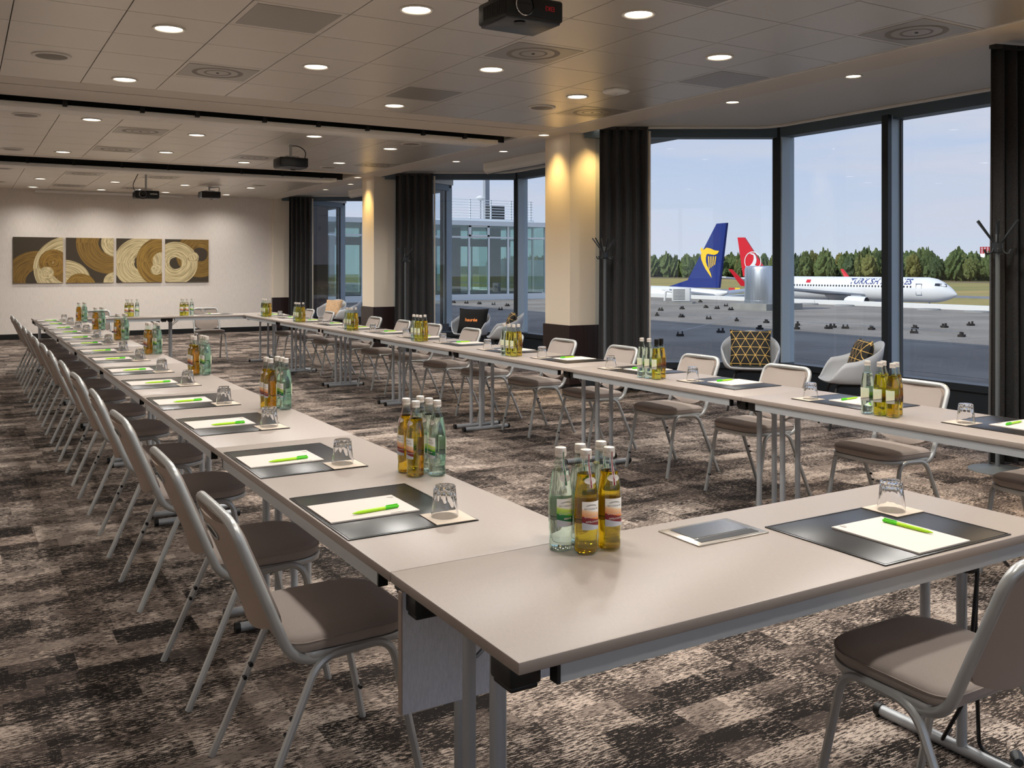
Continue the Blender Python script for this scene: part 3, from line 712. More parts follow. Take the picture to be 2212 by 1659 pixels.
sl = CK.add('handle_rim', MB().tube([ell(2*math.pi*k/24, .055, .019, .0) for k in range(24)], .0035, 6, closed=True), 'silver')
CK.add('handle_slot', MB().add([ell(2*math.pi*k/24, .053, .017, -.001) for k in range(24)] + [ell(2*math.pi*k/24, .053, .017, .006) for k in range(24)], [tuple(range(24)), tuple(range(47,23,-1))] + [(k, (k+1) % 24, 24+(k+1) % 24, 24+k) for k in range(24)]), 'black', sl, smooth=False)

LC = [2.645, 3.43, 4.464, 5.33, 6.28, 7.137]; LC += [Y0+.557+1.8*(i//2)+.86*(i % 2) for i in range(6, 14)]
RC = [2.475, 3.42, 4.40, 5.25, 6.20, 7.08, 8.0, 8.86, 9.80, 10.66, 11.58, 12.47, 13.38, 14.28]
for i, y in enumerate(LC):
    CK.spawn('conference_chair', (.883+random.uniform(-.008,.008) if i > 5 else .883, y, 0), R(random.uniform(-1.5,1.5)), f'taupe upholstered silver-framed stacking chair, {nth(i)} along the left row', 'chair', 'chairs along the left table row')
for i, y in enumerate(RC):
    CK.spawn('conference_chair', (4.50, y, 0), R(180+random.uniform(-1.5,1.5)), f'taupe upholstered silver-framed stacking chair, {nth(i)} along the window row', 'chair', 'chairs along the right table row')
CK.spawn('conference_chair', (2.19, 1.47, 0), R(90), 'taupe chair in right foreground pushed under the cable port table', 'chair')
CK.spawn('conference_chair', (3.45, 15.36, 0), R(-90), 'taupe chair facing the camera behind the far end table, right one', 'chair', 'chairs behind the far end tables')
CK.spawn('conference_chair', (1.80, 15.34, 0), R(-90), 'taupe chair facing the camera behind the far end table, left one', 'chair', 'chairs behind the far end tables')

# ================================================================== PLACE SETTINGS
ZT = .740
PADm = MB().rbox(0, .40, -.265, .265, 0, .0035, .0015, 2).mesh('pad', 'leather')
STm = MB().box(.006,.394,-.259,-.2575,.0034,.0042).box(.006,.394,.2575,.259,.0034,.0042).box(.006,.0075,-.259,.259,.0034,.0042).box(.3925,.394,-.259,.259,.0034,.0042).mesh('seam', 'leather_seam', smooth=False)
NPm = MB().box(.011, .289, -.095, .119, 0, .004).mesh('notepad', 'paper', smooth=False)
PRm = MB().box(.262, .283, .088, .094, .004, .0042).box(.268, .280, .080, .083, .004, .0042).box(.2, .245, -.088, -.083, .004, .0042).mesh('print', 'print_grey', smooth=False)
COm = MB().box(-.0625, .0625, -.0625, .0625, 0, .0015).mesh('coaster', 'coaster', smooth=False)
penb = MB().lathe([(.0008,0),(.0022,.004),(.0042,.016),(.0052,.03),(.0052,.108)], 10, axis='x').mesh('barrel', 'pen_green')
penc = MB().lathe([(.0054,.108),(.0056,.112),(.0052,.15),(.0035,.154)], 10, axis='x').box(.112, .150, -.002, .002, .0045, .0075).mesh('clip_end', 'pen_clip')
fl = 11
def flute(a, i): return 1 - (.10 if 1 <= i <= 4 else (.05 if i == 5 else 0))*(.5+.5*math.cos(a*fl))**.6
gm = MB()
gout = [(.029,.090),(.0325,.0865),(.0335,.075),(.0345,.062),(.0358,.050),(.0365,.044),(.0385,.025),(.0405,.006),(.0412,.0)]
gin = [(.0398,.0),(.0388,.008),(.0365,.028),(.034,.046),(.031,.062),(.0285,.074),(.022,.0785),(.008,.0795)]
gm.lathe(gout + gin, 44, mod=lambda a, i: flute(a, i) if i < 9 else 1, cap0=True, cap1=True)
TUm = gm.mesh('tumbler', 'tumbler', ang=50)
def setting(x, y, rz, where, grp, z=ZT, jit=True):
    """x,y = point on the table edge in front of the seat; +u goes into the table"""
    c, s = math.cos(rz), math.sin(rz)
    P = lambda u, v: (x + u*c - v*s, y + u*s + v*c)
    q = lambda a: random.uniform(-a, a) if jit else 0
    px, py = P(.006, 0); o = link('desk_pad', PADm, None, (px, py, z), rz+q(.008), label=f'black leather desk pad {where}', category='desk pad', group=f'desk pads {grp}'); link('seam', STm, o)
    r2 = rz + q(.015); o = link('notepad', NPm, None, (*P(.006, 0), z+.0042), r2, label=f'white paper notepad on the desk pad {where}', category='notepad', group=f'notepads {grp}'); link('print', PRm, o)
    cu, cv = .3365, -.2015
    link('coaster', COm, None, (*P(cu, cv), z+.0042), rz+q(.04), label=f'square cream card coaster {where}', category='coaster', group=f'coasters {grp}')
    gx, gy = P(cu-.004+q(.003), cv+.012+q(.004))
    link('tumbler', TUm, None, (gx, gy, z+.0058), q(.3), label=f'upturned fluted glass tumbler {where}', category='glass', group=f'tumblers {grp}')
    a = rz + .05 + q(.06); o = empty('pen', (*P(.10+q(.006), -.056+q(.006)), z+.0136), a, label=f'bright green ballpoint pen on the notepad {where}', category='pen', group=f'pens {grp}')
    link('barrel', penb, o); link('clip_end', penc, o)
for i in range(14):
    y = Y0 + 1.8*(i//2) + (.557 if i % 2 == 0 else 1.408)
    setting(X0, y, 0, f'at the {nth(i)} place of the left row', 'on the left row')
RS = [2.475, 3.40, 4.37, 5.24, 6.17, 7.08, 7.98, 8.86, 9.78, 10.66, 11.58, 12.46, 13.38, 14.26]
for i, y in enumerate(RS):
    setting(XR+TW-.02, y, R(180), f'at the {nth(i)} place of the window row', 'on the right row')
setting(2.221, Y0-TW+.008, R(90), 'at the foreground table', 'foreground', jit=False)
setting(3.45, YX+.3, R(-90), 'at the far end table, right place', 'far end')
setting(1.80, YX+.3, R(-90), 'at the far end table, left place', 'far end')

# ================================================================== BOTTLES
prof = [(.0235,.0),(.029,.0015),(.0312,.006),(.0315,.020),(.0305,.036),(.0305,.046),(.0318,.054),(.032,.10),(.0318,.145),(.0305,.163),(.0272,.184),(.0218,.204),(.0168,.220),(.0138,.236),(.0132,.250),(.0128,.252)]
body = MB().lathe(prof, 26, cap1=True)
bodyg = body.mesh('bottle_body', 'bottle_green'); bodyp = body.mesh('bottle_body', 'bottle_pale')
liqp = [(.02,.007)] + [(r-.0022, z) for r, z in prof if .006 <= z <= .196]
def liquid(fill, m):
    pr_ = [(r, z) for r, z in liqp if z < fill]; r0 = pr_[-1][0]
    pr_.append((r0-.0025, fill)); return MB().lathe(pr_, 26).mesh('liquid', m)
LQ = {'juice': liquid(.205, 'juice'), 'water': liquid(.208, 'water'), 'juice_light': liquid(.205, 'juice_light')}
capb = MB().lathe([(.0148,.243),(.0152,.246),(.0152,.2495),(.0146,.2505),(.0152,.252),(.0152,.262),(.0142,.266),(.010,.2672)], 24)
CAP = {'cap': capb.mesh('cap', 'cap'), 'cap_black': MB().lathe([(.0142,.218),(.0150,.243),(.0152,.262),(.0142,.266),(.010,.2672)], 24).mesh('cap', 'cap_black')}
def arc(r, a0, a1, z0, z1, n=14, th=.0004):
    mb = MB(); vs = []
    for q in (r, r-th):
        for i in range(n+1):
            a = a0 + (a1-a0)*i/n
            for z in (z0, z1): vs.append((q*math.cos(a), q*math.sin(a), z))
    M_ = 2*(n+1); fs = []
    for i in range(n):
        fs.append((2*i, 2*i+2, 2*i+3, 2*i+1)); fs.append((M_+2*i, M_+2*i+1, M_+2*i+3, M_+2*i+2))
        fs.append((2*i, M_+2*i, M_+2*i+2, 2*i+2)); fs.append((2*i+1, 2*i+3, M_+2*i+3, M_+2*i+1))
    fs.append((0, 1, M_+1, M_)); fs.append((2*n, M_+2*n, M_+2*n+1, 2*n+1))
    return mb.add(vs, fs)
LAB = {}
for k, mt in (('juice','label_juice'), ('water','label_water'), ('juice_light','label_juice')):
    LAB[k] = arc(.0326, R(-46), R(46), .066, .138).mesh('label', mt)
BACK = arc(.0326, R(128), R(232), .070, .134).mesh('back_label', 'label_back')
def wrap(geo, r, z0, a0=0):
    vs, fs = geo
    return [((r)*math.cos(a0 + v.x/r), (r)*math.sin(a0 + v.x/r), z0 + v.y) for v in vs], fs
def lettering(main, sub, m):
    a = MB(); a.add(*wrap(text_geo('BRÜCKENAUER', .0058, res=1), .0329, .1195)); LETTER_A = a
    # little arch of a bridge over the name
    for rr, hh in ((.0165, .006), (.013, .0045)):
        pts = [Vector((rr*math.cos(t), hh*math.sin(t)+.0055, 0)) for t in [math.pi*k/14 for k in range(15)]]
        for p0, p1 in zip(pts, pts[1:]):
            vs = [p0, p1, p1+Vector((0,-.0008,0)), p0+Vector((0,-.0008,0))]
            a.add(*wrap((vs, [(0,1,2,3)]), .0329, .1195))
    b = MB(); b.add(*wrap(text_geo(main, .0125, shear=.35, res=1), .0330, .1005)); b.add(*wrap(text_geo(sub, .0062, bold=True, res=1), .0330, .0865, R(8)))
    return a.mesh('brand_lettering', 'print_grey', smooth=False), b.mesh('flavour_lettering', m, smooth=False)
LET = {'juice': lettering('Gourmet', 'APFELSCHORLE', 'paper'), 'water': lettering('Gourmet', 'MEDIUM', 'paper')}; LET['juice_light'] = LET['juice']
def necklabel(colr):
    mb = MB(); k = 20; rr = lambda z: .0300 if z < .168 else max(.0135, .0300-(z-.168)*.36)
    def pt(a, z, o=.0006): 
        rad = [r for r, zz in prof]; zs = [zz for r, zz in prof]
        for i in range(len(zs)-1):
            if zs[i] <= z <= zs[i+1]: r = rad[i] + (rad[i+1]-rad[i])*(z-zs[i])/(zs[i+1]-zs[i]+1e-9); break
        else: r = .0153
        if z > .243: r = .0153
        return ((r+o)*math.cos(a), (r+o)*math.sin(a), z)
    zc = .190; vs = [pt(0, zc, .0012)]; fs = []
    for i in range(k):
        t = 2*math.pi*i/k; z = zc + .0085*math.sin(t); rloc = .0245; vs.append(pt(.0165*math.cos(t)/rloc, z, .0012))
    fs = [(0, 1+i, 1+(i+1) % k) for i in range(k)]
    oval = MB().add(vs, fs).mesh('neck_label', 'paper')
    st = MB(); wh = MB(); zz = [.172+.0065*i for i in range(14)]
    for z0, z1 in zip(zz, zz[1:]):
        r0 = .0012/.02; st.add([pt(-r0, z0, .0012), pt(r0, z0, .0012), pt(r0*1.2, z1, .0012), pt(-r0*1.2, z1, .0012)], [(0,1,2,3)])
        r0 = .003/.02; wh.add([pt(-r0, z0, .0008), pt(r0, z0, .0008), pt(r0*1.2, z1, .0008), pt(-r0*1.2, z1, .0008)], [(0,1,2,3)])
    return oval, wh.mesh('neck_strip', 'paper'), st.mesh('neck_stripe', colr)
NLB = {'juice': necklabel('label_red'), 'water': necklabel('label_green')}; NLB['juice_light'] = NLB['juice']
def bottle(x, y, kind, rz, label, grp, capk='cap', z=ZT):
    o = empty('bottle', (x, y, z), rz, label=label, category='bottle', group=grp)
    link('bottle_body', bodyg if kind != 'water' else bodyp, o); link('liquid', LQ[kind], o); link('cap', CAP[capk], o)
    l = link('label', LAB[kind], o); link('lettering', LET[kind][0], l); link('lettering', LET[kind][1], l)
    link('back_label', BACK, o)
    if capk == 'cap': nl = link('neck_label', NLB[kind][0], o); w_ = link('neck_strip', NLB[kind][1], o); link('neck_stripe', NLB[kind][2], w_)
WORD = {'juice': 'amber apple spritzer', 'water': 'clear mineral water', 'juice_light': 'pale yellow spritzer'}
# foreground group
G0 = [(1.350,2.020,'water','leftmost'),(1.390,1.962,'juice','front'),(1.461,1.958,'juice','right'),(1.421,2.032,'water','half hidden back left'),(1.491,2.035,'water','half hidden back right')]
for x, y, k, w in G0:
    bottle(x, y, k, math.atan2(-y, -x) + R(28), f'{WORD[k]} bottle, {w} of five on the foreground table', 'bottles on the foreground table')
for t in range(7):
    yb = 3.015 + 1.8*t + (-.02 if t else 0)
    for dx, dy, k, w in [(1.38,.05,'juice','farther amber one'),(1.38,-.03,'juice','nearer amber one'),(1.447,.075,'water','farthest clear one'),(1.452,.012,'water','middle clear one'),(1.452,-.055,'water','nearest clear one')]:
        bottle(dx, yb+dy, k, R(180+6), f'{WORD[k]} bottle, {w} of the {nth(t)} left row group', 'bottles on the left row')
RBY = [3.03, 4.83, 6.66, 8.47, 10.36, 12.31, 13.90]
for t, yb in enumerate(RBY):
    lst = [(.02,.07,'water','farthest clear one'),(.025,.0,'water' if t == 1 else 'juice_light','second'),(.03,-.07,'juice_light','nearest'),(.09,-.045,'juice','amber one behind')]
    if t == 0: lst.append((.09, .03, 'juice_light', 'hidden one behind'))
    for dx, dy, k, w in lst:
        ck = 'cap_black' if (t == 1 and w in ('nearest', 'amber one behind')) else 'cap'
        bottle(XR+.085+dx, yb+dy, k, R(0), f'{WORD[k]} bottle, {w} in the {nth(t)} window row group', 'bottles on the right row', ck)
for gi, (xb_, yb_) in enumerate(((2.22, 14.93), (2.99, 14.80))):
    for dx, dy, k, w in [(-.075,0,'juice_light','left'),(0,0,'juice_light','middle'),(.075,.01,'water','right'),(-.04,.07,'juice_light','back')]:
        bottle(xb_+dx, yb_+dy, k, R(-100), f'{WORD[k]} bottle, {w} one of the far end table {"left" if gi == 0 else "right"} group', 'bottles on the far end tables')

# ================================================================== ART, SCREENS, PROJECTORS
P4 = [(.93,1.86),(1.915,2.845),(2.905,3.84),(3.91,4.845)]
GOLD_, CREAM = '#9c7a34', '#d9c79a'
ART = [[(.45,.05,.22,.62,'#8a6a2c'),(1.05,.30,.32,.68,CREAM),(.75,.42,.02,.28,'#9a7630'),(.62,.20,.0,.14,CREAM)],
       [(.85,.85,.22,.66,'#8f6f30'),(.98,.85,.0,.30,CREAM),(.0,.0,.0,.48,CREAM),(.28,-.1,.0,.30,GOLD_),(.95,.0,.0,.22,CREAM)],
       [(.50,.42,.15,.56,CREAM),(.95,.45,.22,.55,GOLD_),(.82,.28,.0,.12,CREAM)],
       [(.75,.62,.16,.52,'#8f6f30'),(.22,.42,.13,.48,CREAM),(.60,.55,.06,.12,CREAM)]]
for i, (x0, x1) in enumerate(P4):
    art_mat(f'canvas_{i}', ART[i])
    e = empty('wall_art', (x0, WALLY, 1.16), label=f'square brown canvas with gold and cream brushed rings, {ORD[i]} from left on the back wall', category='painting', group='four abstract canvases')
    MB().box(0, x1-x0, -.035, -.001, 0, .955).build('canvas', f'canvas_{i}', e, smooth=False)
e = empty('projection_screen', (1.32, 21.52, 3.045), label='slim white projection screen housing under ceiling along the back wall', category='screen')
MB().rbox(0, 2.95, -.04, .04, 0, .054, .012).build('housing', 'white_trim', e); MB().box(.03, 2.92, -.012, .012, -.008, 0).build('bottom_bar', 'ring_white', e, smooth=False)
for k, (y0, y1, nm) in enumerate(((10.25, 13.3, 'middle'), (16.4, 19.45, 'farthest'))):
    e = empty('screen_roller', (7.45, y0, 3.10), label=f'white half-round projection screen housing under the {nm} window bay ceiling', category='screen')
    n_ = 16; prof_ = [(.085*math.cos(R(180+180*i/n_)), .085*math.sin(R(180+180*i/n_))) for i in range(n_+1)] + [(.085,.08),(-.085,.08)]
    vs = [(x, 0, z) for x, z in prof_] + [(x, y1-y0, z) for x, z in prof_]; n2 = len(prof_)
    MB().add(vs, [tuple(range(n2)), tuple(range(2*n2-1, n2-1, -1))] + [(i, (i+1) % n2, n2+(i+1) % n2, n2+i) for i in range(n2)]).build('housing', 'white_plastic', e)
    MB().box(-.02, .02, .05, y1-y0-.05, -.09, -.083).build('screen_slot', 'grey_trim', e, smooth=False)
def projector(x, y, zb_, rz, label, text=None, tcol='red', zc=ZC, rot180=True, pole=True, size=(.376,.315,.135)):
    w, d, h = size
    e = empty('projector', (x, y, zb_), rz, label=label, category='projector', group='ceiling projectors')
    b = MB().rbox(-w/2, w/2, -d/2, d/2, .012, h, .016, 3).build('body', 'black_plastic', e)
    MB().rbox(-w/2+.012, w/2-.012, -d/2+.012, d/2-.012, 0, .02, .008, 2).build('top_panel', 'pan', e)
    v = MB()
    for i in range(12): v.box(-w/2-.002, -w/2+.004, -d/2+.03+i*.019, -d/2+.038+i*.019, .03, h-.03)
    v.build('vent_grille', 'black', b, smooth=False)
    lx = -w/2+.115
    ln = MB().lathe([(.054,-d/2-.016),(.058,-d/2-.012),(.056,-d/2+.01)], 28, c=(lx,0,h*.55), axis='y', cap0=False, cap1=False).build('lens_ring', 'chrome', e)
    MB().lathe([(.05,-d/2-.012),(.045,-d/2-.004),(.03,-d/2-.010),(.026,-d/2-.004)], 24, c=(lx,0,h*.55), axis='y').build('lens', 'lens_glass', ln)
    MB().lathe([(.034,-.008),(.03,-.002),(.018,-.004)], 24, c=(lx+.01,-d/2+.06,0)).build('focus_knob', 'black_plastic', e)
    if text:
        vs, fs = text_geo(text, .038, bold=True)
        M_ = Matrix.Translation((w/2-.09, -d/2-.0008, h*.6)) @ Matrix.Rotation(R(90), 4, 'X') @ Matrix.Rotation(R(180) if rot180 else 0, 4, 'Z')
        MB().add(vs, fs).xform(M_).build('lettering', tcol, b, smooth=False)
    if pole:
        MB().tube([(0, 0, h+.02), (0, 0, zc-zb_)], .017, 12).build('pole', 'silver', e)
        MB().lathe([(.055, zc-zb_-.008), (.055, zc-zb_)], 20).build('ceiling_plate', 'white_trim', e)
        mb = MB()
        for a in (35, 145, 215, 325): mb.tube(fillet([(0, 0, h+.028), (.11*math.cos(R(a)), .11*math.sin(R(a)), h+.02), (.11*math.cos(R(a)), .11*math.sin(R(a)), h-.002)], .01, 3), .005, 6)
        mb.build('bracket', 'silver', e)
        MB().tube(fillet([(0.02, 0, zc-zb_-.03), (-.10, .02, zc-zb_-.02), (-.20, .03, h+.10), (-.17, .05, h-.01)], .09, 6), .006, 6).build('cable', 'cable', e)
mat('pan', '#3b3e44', .35); mat('lens_glass', '#050508', .05, spec=.8)
projector(2.72, 4.48, 2.835, 0, 'large black projector with red lettering hanging upside down at top centre', 'EIKI', 'red')
projector(3.722, 11.93, 2.775, R(180), 'black projector on a silver pole in the middle ceiling field', None)
projector(2.655, 16.39, 2.62, R(0), 'black projector with white lettering on a long pole before the art', 'vankete', 'white_trim', rot180=False)
projector(4.272, 19.0, 2.86, R(180), 'black projector on a short pole nearest the back wall', None)

# ================================================================== CURTAINS
def curtain(p0, p1, label, folds, liner=None, seed=1):
    rnd = random.Random(seed); p0, p1 = Vector((*p0, 0)), Vector((*p1, 0)); d = (p1-p0); L = d.length; d.normalize(); nrm = Vector((-d.y, d.x, 0))
    e = empty('curtain', p0, 0, label=label, category='curtain', group='dark curtains')
    nU, nV = folds*10, 14; vs = []; ph = [rnd.uniform(-.5,.5) for _ in range(folds+2)]; am = [rnd.uniform(.7,1.3) for _ in range(folds+2)]
    for j in range(nV+1):
        v = j/nV; z = .015 + (3.14-.015)*v
        for i in range(nU+1):
            u = i/nU; f = u*folds; k = int(f)
            a = .055*am[k]*(1-.35*v) * math.sin(2*math.pi*f + ph[k]*(1-v)*.6)
            w = 1.0 + .06*(1-v)**2
            vs.append(d*(L*(.5+(u-.5)*w)) + nrm*a + Vector((0, 0, z)))
    n = nU+1
    o = MB().add(vs, [(j*n+i, j*n+i+1, (j+1)*n+i+1, (j+1)*n+i) for j in range(nV) for i in range(nU)]).build('drape', 'curtain', e, ang=80)
    md = o.modifiers.new('solid', 'SOLIDIFY'); md.thickness = .004
    MB().obox((0,0,3.13), d*L+Vector((0,0,3.13)), .05, .03).build('heading', 'curtain', e, smooth=False)
    if liner: MB().box(-.012, .012, -.012, .012, .02, 3.1).xform(Matrix.Translation(d*(L+.02)+nrm*.03)).build('pull_edge', 'column_paint', e, smooth=False)
U = Vector((.8594, -.5113))
def along(yc, a, b, off=.12):                # stretch of the far facet, measured from the pier
    s_ = Vector((6.53, yc+2.81)) - Vector((.5113, .8594))*off; return s_+U*a, s_+U*b
for k, (yc, a, b, nm) in enumerate(((YC[1], .16, .73, 'right of the nearest pale pier'), (YC[2], .22, .88, 'right of the second pale pier'), (YC[3], .22, .74, 'at the end of the back wall'))):
    q0, q1 = along(yc, a, b, .30 if k == 0 else .22)
    curtain(q0, q1, f'dark woven floor-length curtain gathered {nm}', 5, True, 10+k)
curtain((6.62, 4.12), (7.25, 3.95), 'dark woven floor-length curtain at the right picture edge behind coat stand', 6, None, 31)

# ================================================================== COAT STANDS
SK = Kit()
SK.add('base_plate', MB().lathe([(.20,0),(.20,.004),(.19,.010),(.05,.016),(.02,.03)], 36), 'grey_trim')
SK.add('pole', MB().tube([(0,0,.015),(0,0,1.72)], .016, 12), 'grey_trim')
hb = SK.add('hub', MB().lathe([(.018,1.585),(.034,1.59),(.034,1.66),(.018,1.665)], 18), 'frame_dark')
for a in range(0, 360, 60):
    c, s = math.cos(R(a+15)), math.sin(R(a+15))
    SK.add('prong', MB().tube([(c*.025, s*.025, 1.655), (c*.15, s*.15, 1.82)], .0075, 8), 'frame_dark', hb)
    SK.add('hook', MB().tube(fillet([(c*.03, s*.03, 1.62), (c*.045, s*.045, 1.585), (c*.085, s*.085, 1.575), (c*.10, s*.10, 1.61)], .02, 4), .006, 8), 'frame_dark', hb)
for x, y, nm in ((6.50, 4.00, 'in front of the curtain at the right edge'), (6.40, 8.66, 'beside the nearest pier'), (6.62, 14.74, 'beside the second pier')):
    SK.spawn('coat_stand', (x, y, 0), R(20*y), f'slim dark coat stand with splayed prongs {nm}', 'coat stand', 'coat stands')

# ================================================================== SHELL ARMCHAIRS
def shell_mesh(m):
    mb = MB(); nA, nV = 48, 14; vs = []
    def h(a):                                   # a: 0 front .. pi back
        a = abs(a); sm = lambda t: t*t*(3-2*t)
        if a < R(34): return .452
        if a < R(72): return .452 + .175*sm((a-R(34))/R(38))
        return .627 + .175*sm((a-R(72))/R(108))
    for j in range(nV+1):
        v = j/nV
        for i in range(nA):
            a = -math.pi + 2*math.pi*i/nA
            ca, sa = math.cos(a), math.sin(a)
            k = (abs(ca)**2.6 + abs(sa)**2.6)**(-1/2.6)
            rx = .265 if ca > 0 else .235; ry = .295
            if v < .55: rad = .80*v/.55; zz = .43 - .012*(1-(v/.55)**2); top = 0
            else:
                t = (v-.55)/.45; rad = .80 + .20*math.sin(t*math.pi/2)**1.0; top = t**1.7
                zz = .43
            z = zz + (h(a)-.43)*top
            lean = -.05*top*max(0, -ca)          # back leans outwards
            vs.append((ca*k*rx*rad + lean, sa*k*ry*rad*(1-.04*top*max(0,-ca)), z))
    fs = [(j*nA+i, j*nA+(i+1) % nA, (j+1)*nA+(i+1) % nA, (j+1)*nA+i) for j in range(1, nV) for i in range(nA)]
    fs += [(nA+i, nA+(i+1) % nA, 0) for i in range(nA)]
    vs[0:nA] = [vs[0]]*nA
    return mb.add(vs, fs).mesh('shell', m, ang=70)
AK = Kit(); AK.add('shell', shell_mesh('shell_grey'), None, mods={'solid': .012})
AK.add('seat_plate', MB().box(-.11, .11, -.11, .11, .385, .408), 'leg_black', smooth=False)
for sx in (-1, 1):
    for sy in (-1, 1):
        l = AK.add('leg', MB().tube(fillet([(sx*.07, sy*.06, .396), (sx*.155, sy*.15, .390), (sx*.235, sy*.225, 0)], .04, 5), [.012]*3 + [.013]*3 + [.014, .010], 8), 'leg_black')
ARMS = [((7.12, 7.08), -136, 'with gold-net cushion beside the corner mullion', 'gold'), ((7.07, 5.77), 143, 'seen from the side, gold-net cushion, right bay', 'gold2'),
        ((6.93, 12.92), -140, 'holding a black lettered cushion in the middle bay', 'black'), ((7.00, 11.98), 152, 'seen from the side in the middle bay', 'gold3'),
        ((6.80, 18.95), -140, 'holding a tan cushion in the far bay', 'tan'), ((6.85, 18.15), 152, 'seen from the side in the far bay', None)]
def pillow(w, h, t, m):
    mb = MB(); n = 16; vs = []; 
    for sd in (1, -1):
        for j in range(n+1):
            for i in range(n+1):
                u, v = -1+2*i/n, -1+2*j/n
                pinch = 1 - .07*(1-abs(u)**2)*abs(v)**3 - 0; pinch2 = 1 - .07*(1-abs(v)**2)*abs(u)**3
                th = t*(max(0, 1-u**4)*max(0, 1-v**4))**.6
                vs.append((sd*th*.5, u*w/2*pinch2, v*h/2*pinch))
    M_ = (n+1)**2; q = lambda j, i: j*(n+1)+i
    fs = [(q(j,i), q(j,i+1), q(j+1,i+1), q(j+1,i)) for j in range(n) for i in range(n)] + [(M_+q(j,i), M_+q(j+1,i), M_+q(j+1,i+1), M_+q(j,i+1)) for j in range(n) for i in range(n)]
    rim_ = [q(0,i) for i in range(n+1)] + [q(j,n) for j in range(1,n+1)] + [q(n,i) for i in range(n-1,-1,-1)] + [q(j,0) for j in range(n-1,0,-1)]
    fs += [(a, M_+a, M_+b, b) for a, b in zip(rim_, rim_[1:]+rim_[:1])]
    return mb.add(vs, fs).mesh('cushion', m, ang=60)
mat('black_cloth', '#0b0908', .8)
CU = {'gold': pillow(.43, .40, .14, 'gold_net'), 'tan': pillow(.40, .36, .13, 'tan_cushion'), 'black': pillow(.50, .42, .14, 'black_cloth')}
for (x, y), rz, nm, cu in ARMS:
    AK.spawn('armchair', (x, y, 0), R(rz), f'light grey moulded shell armchair {nm}', 'armchair', 'shell armchairs in the window bays')
    if cu:
        key = 'gold' if cu.startswith('gold') else cu
        c, s = math.cos(R(rz)), math.sin(R(rz)); off = -.085
        lb = {'gold': 'square black cushion printed with gold triangles, facing the camera', 'gold2': 'black cushion printed with gold triangles in side-on armchair, nearest bay', 'gold3': 'black cushion with pale lines in side-on armchair, middle bay', 'black': 'black cushion with copper lettering in middle bay armchair', 'tan': 'tan patterned cushion in far bay armchair'}[cu]
        o = empty('cushion', (x+c*off, y+s*off, .625 if cu != 'black' else .63), 0, label=lb, category='cushion'); o.rotation_euler = (0, R(-18), R(rz))
        link('cover', CU[key], o)
        if cu == 'black':
            vs, fs = text_geo('haurée', .075, bold=True)
            MB().add([(.074, v.x, v.y) for v in vs], fs).build('lettering', 'copper', o, smooth=False)

# cables under the foreground table
def cord(pts, r, label, grp='cables under the foreground table'):
    MB().tube(fillet(pts, .06, 6), r, 8).build('power_cable', 'cable', label=label, category='cable', group=grp)
lx, ly = 2.60, 1.715
cord([(2.50, 1.78, .66), (lx+.02, ly-.045, .62), (lx-.02, ly-.05, .40), (lx-.035, ly-.04, .20), (lx-.02, ly+.06, .012), (lx+.10, ly+.10, .012)], .006, 'black power cable strapped to the foreground table leg, left strand')
cord([(2.54, 1.76, .68), (lx+.03, ly-.035, .60), (lx+.0, ly-.045, .40), (lx+.0, ly-.05, .25), (lx+.06, ly-.02, .010), (lx+.06, ly-.10, .012), (lx+.02, ly-.20, .03)], .006, 'black power cable strapped to the foreground table leg, right strand')
cord([(lx-.02, ly-.02, .66), (lx+.10, ly+.02, .67), (2.80, 1.75, .60), (2.95, 1.78, .50)], .006, 'black cable running sideways from the foreground table leg')
MB().lathe([(.034,0),(.037,.006),(.037,.034),(.034,.04)], 20, c=(lx+.005, ly-.012, .565)).build('cable_strap', 'black', label='black hook-and-loop strap around the foreground table leg', category='strap')
e = empty('power_plug', (lx+.09, ly-.12, .012), R(40), label='dark two-pin power plug lying by the foreground table leg', category='plug')
MB().lathe([(.012,-.03),(.018,-.01),(.019,.012),(.017,.014)], 16, axis='x', c=(0,0,.012)).build('plug_body', 'frame_dark', e)
MB().tube([(.014,-.0095,.012),(.033,-.0095,.012)], .0024, 8).tube([(.014,.0095,.012),(.033,.0095,.012)], .0024, 8).build('pins', 'chrome', e)
# ================================================================== OUTSIDE
ZR = -.1; ZG = -5.7
MB().box(6.5, 32.2, -12, 60, ZR-.25, ZR).build('flat_roof', 'roof_felt', kind='structure', smooth=False)
sm = MB()
for y in (-4, 1.5, 7, 12.5, 18, 23.5, 29, 34.5): sm.box(9, 32, y, y+.035, ZR, ZR+.004)
for x in (12.5, 17.5, 22.5, 27.5): sm.box(x, x+.035, -12, 39, ZR, ZR+.004)
sm.build('roof_seams', 'concrete', kind='structure', smooth=False)
e = empty('roof_parapet', (0,0,0), kind='structure')
for i in range(18): MB().rbox(32.0, 32.35, -12+4*i, -12+4*i+3.99, ZR, .09, .01).build('coping', 'parapet', e, smooth=False)
gr = MB().box(9.0, 10.0, 2, 24, ZR, ZR+.03); gr.build('roof_edge_strip', 'concrete', kind='structure', smooth=False)
BL = [(22.15,26.53),(23.66,27.08),(25.21,27.45),(24.96,26.56),(26.99,28.2),(24.66,25.51),(29.13,32.09),(19.67,23.74),(19.74,22.62),(19.73,21.36),(19.74,20.18),(19.8,19.06),(17.56,17.13),(15.86,16.75),(14.27,16.4),(19.67,17.79),(18.44,16.71),(19.28,16.41),(19.75,16.68),(19.73,16.25),(19.93,15.6),(21.08,15.18),(19.74,14.24),(22.28,15.17),(19.67,12.96),(23.67,15.33),(19.03,37.11),(19.23,36.26),(19.34,35.27),(19.39,34.12),(19.34,32.88),(17.33,29.96),(15.33,29.2)]
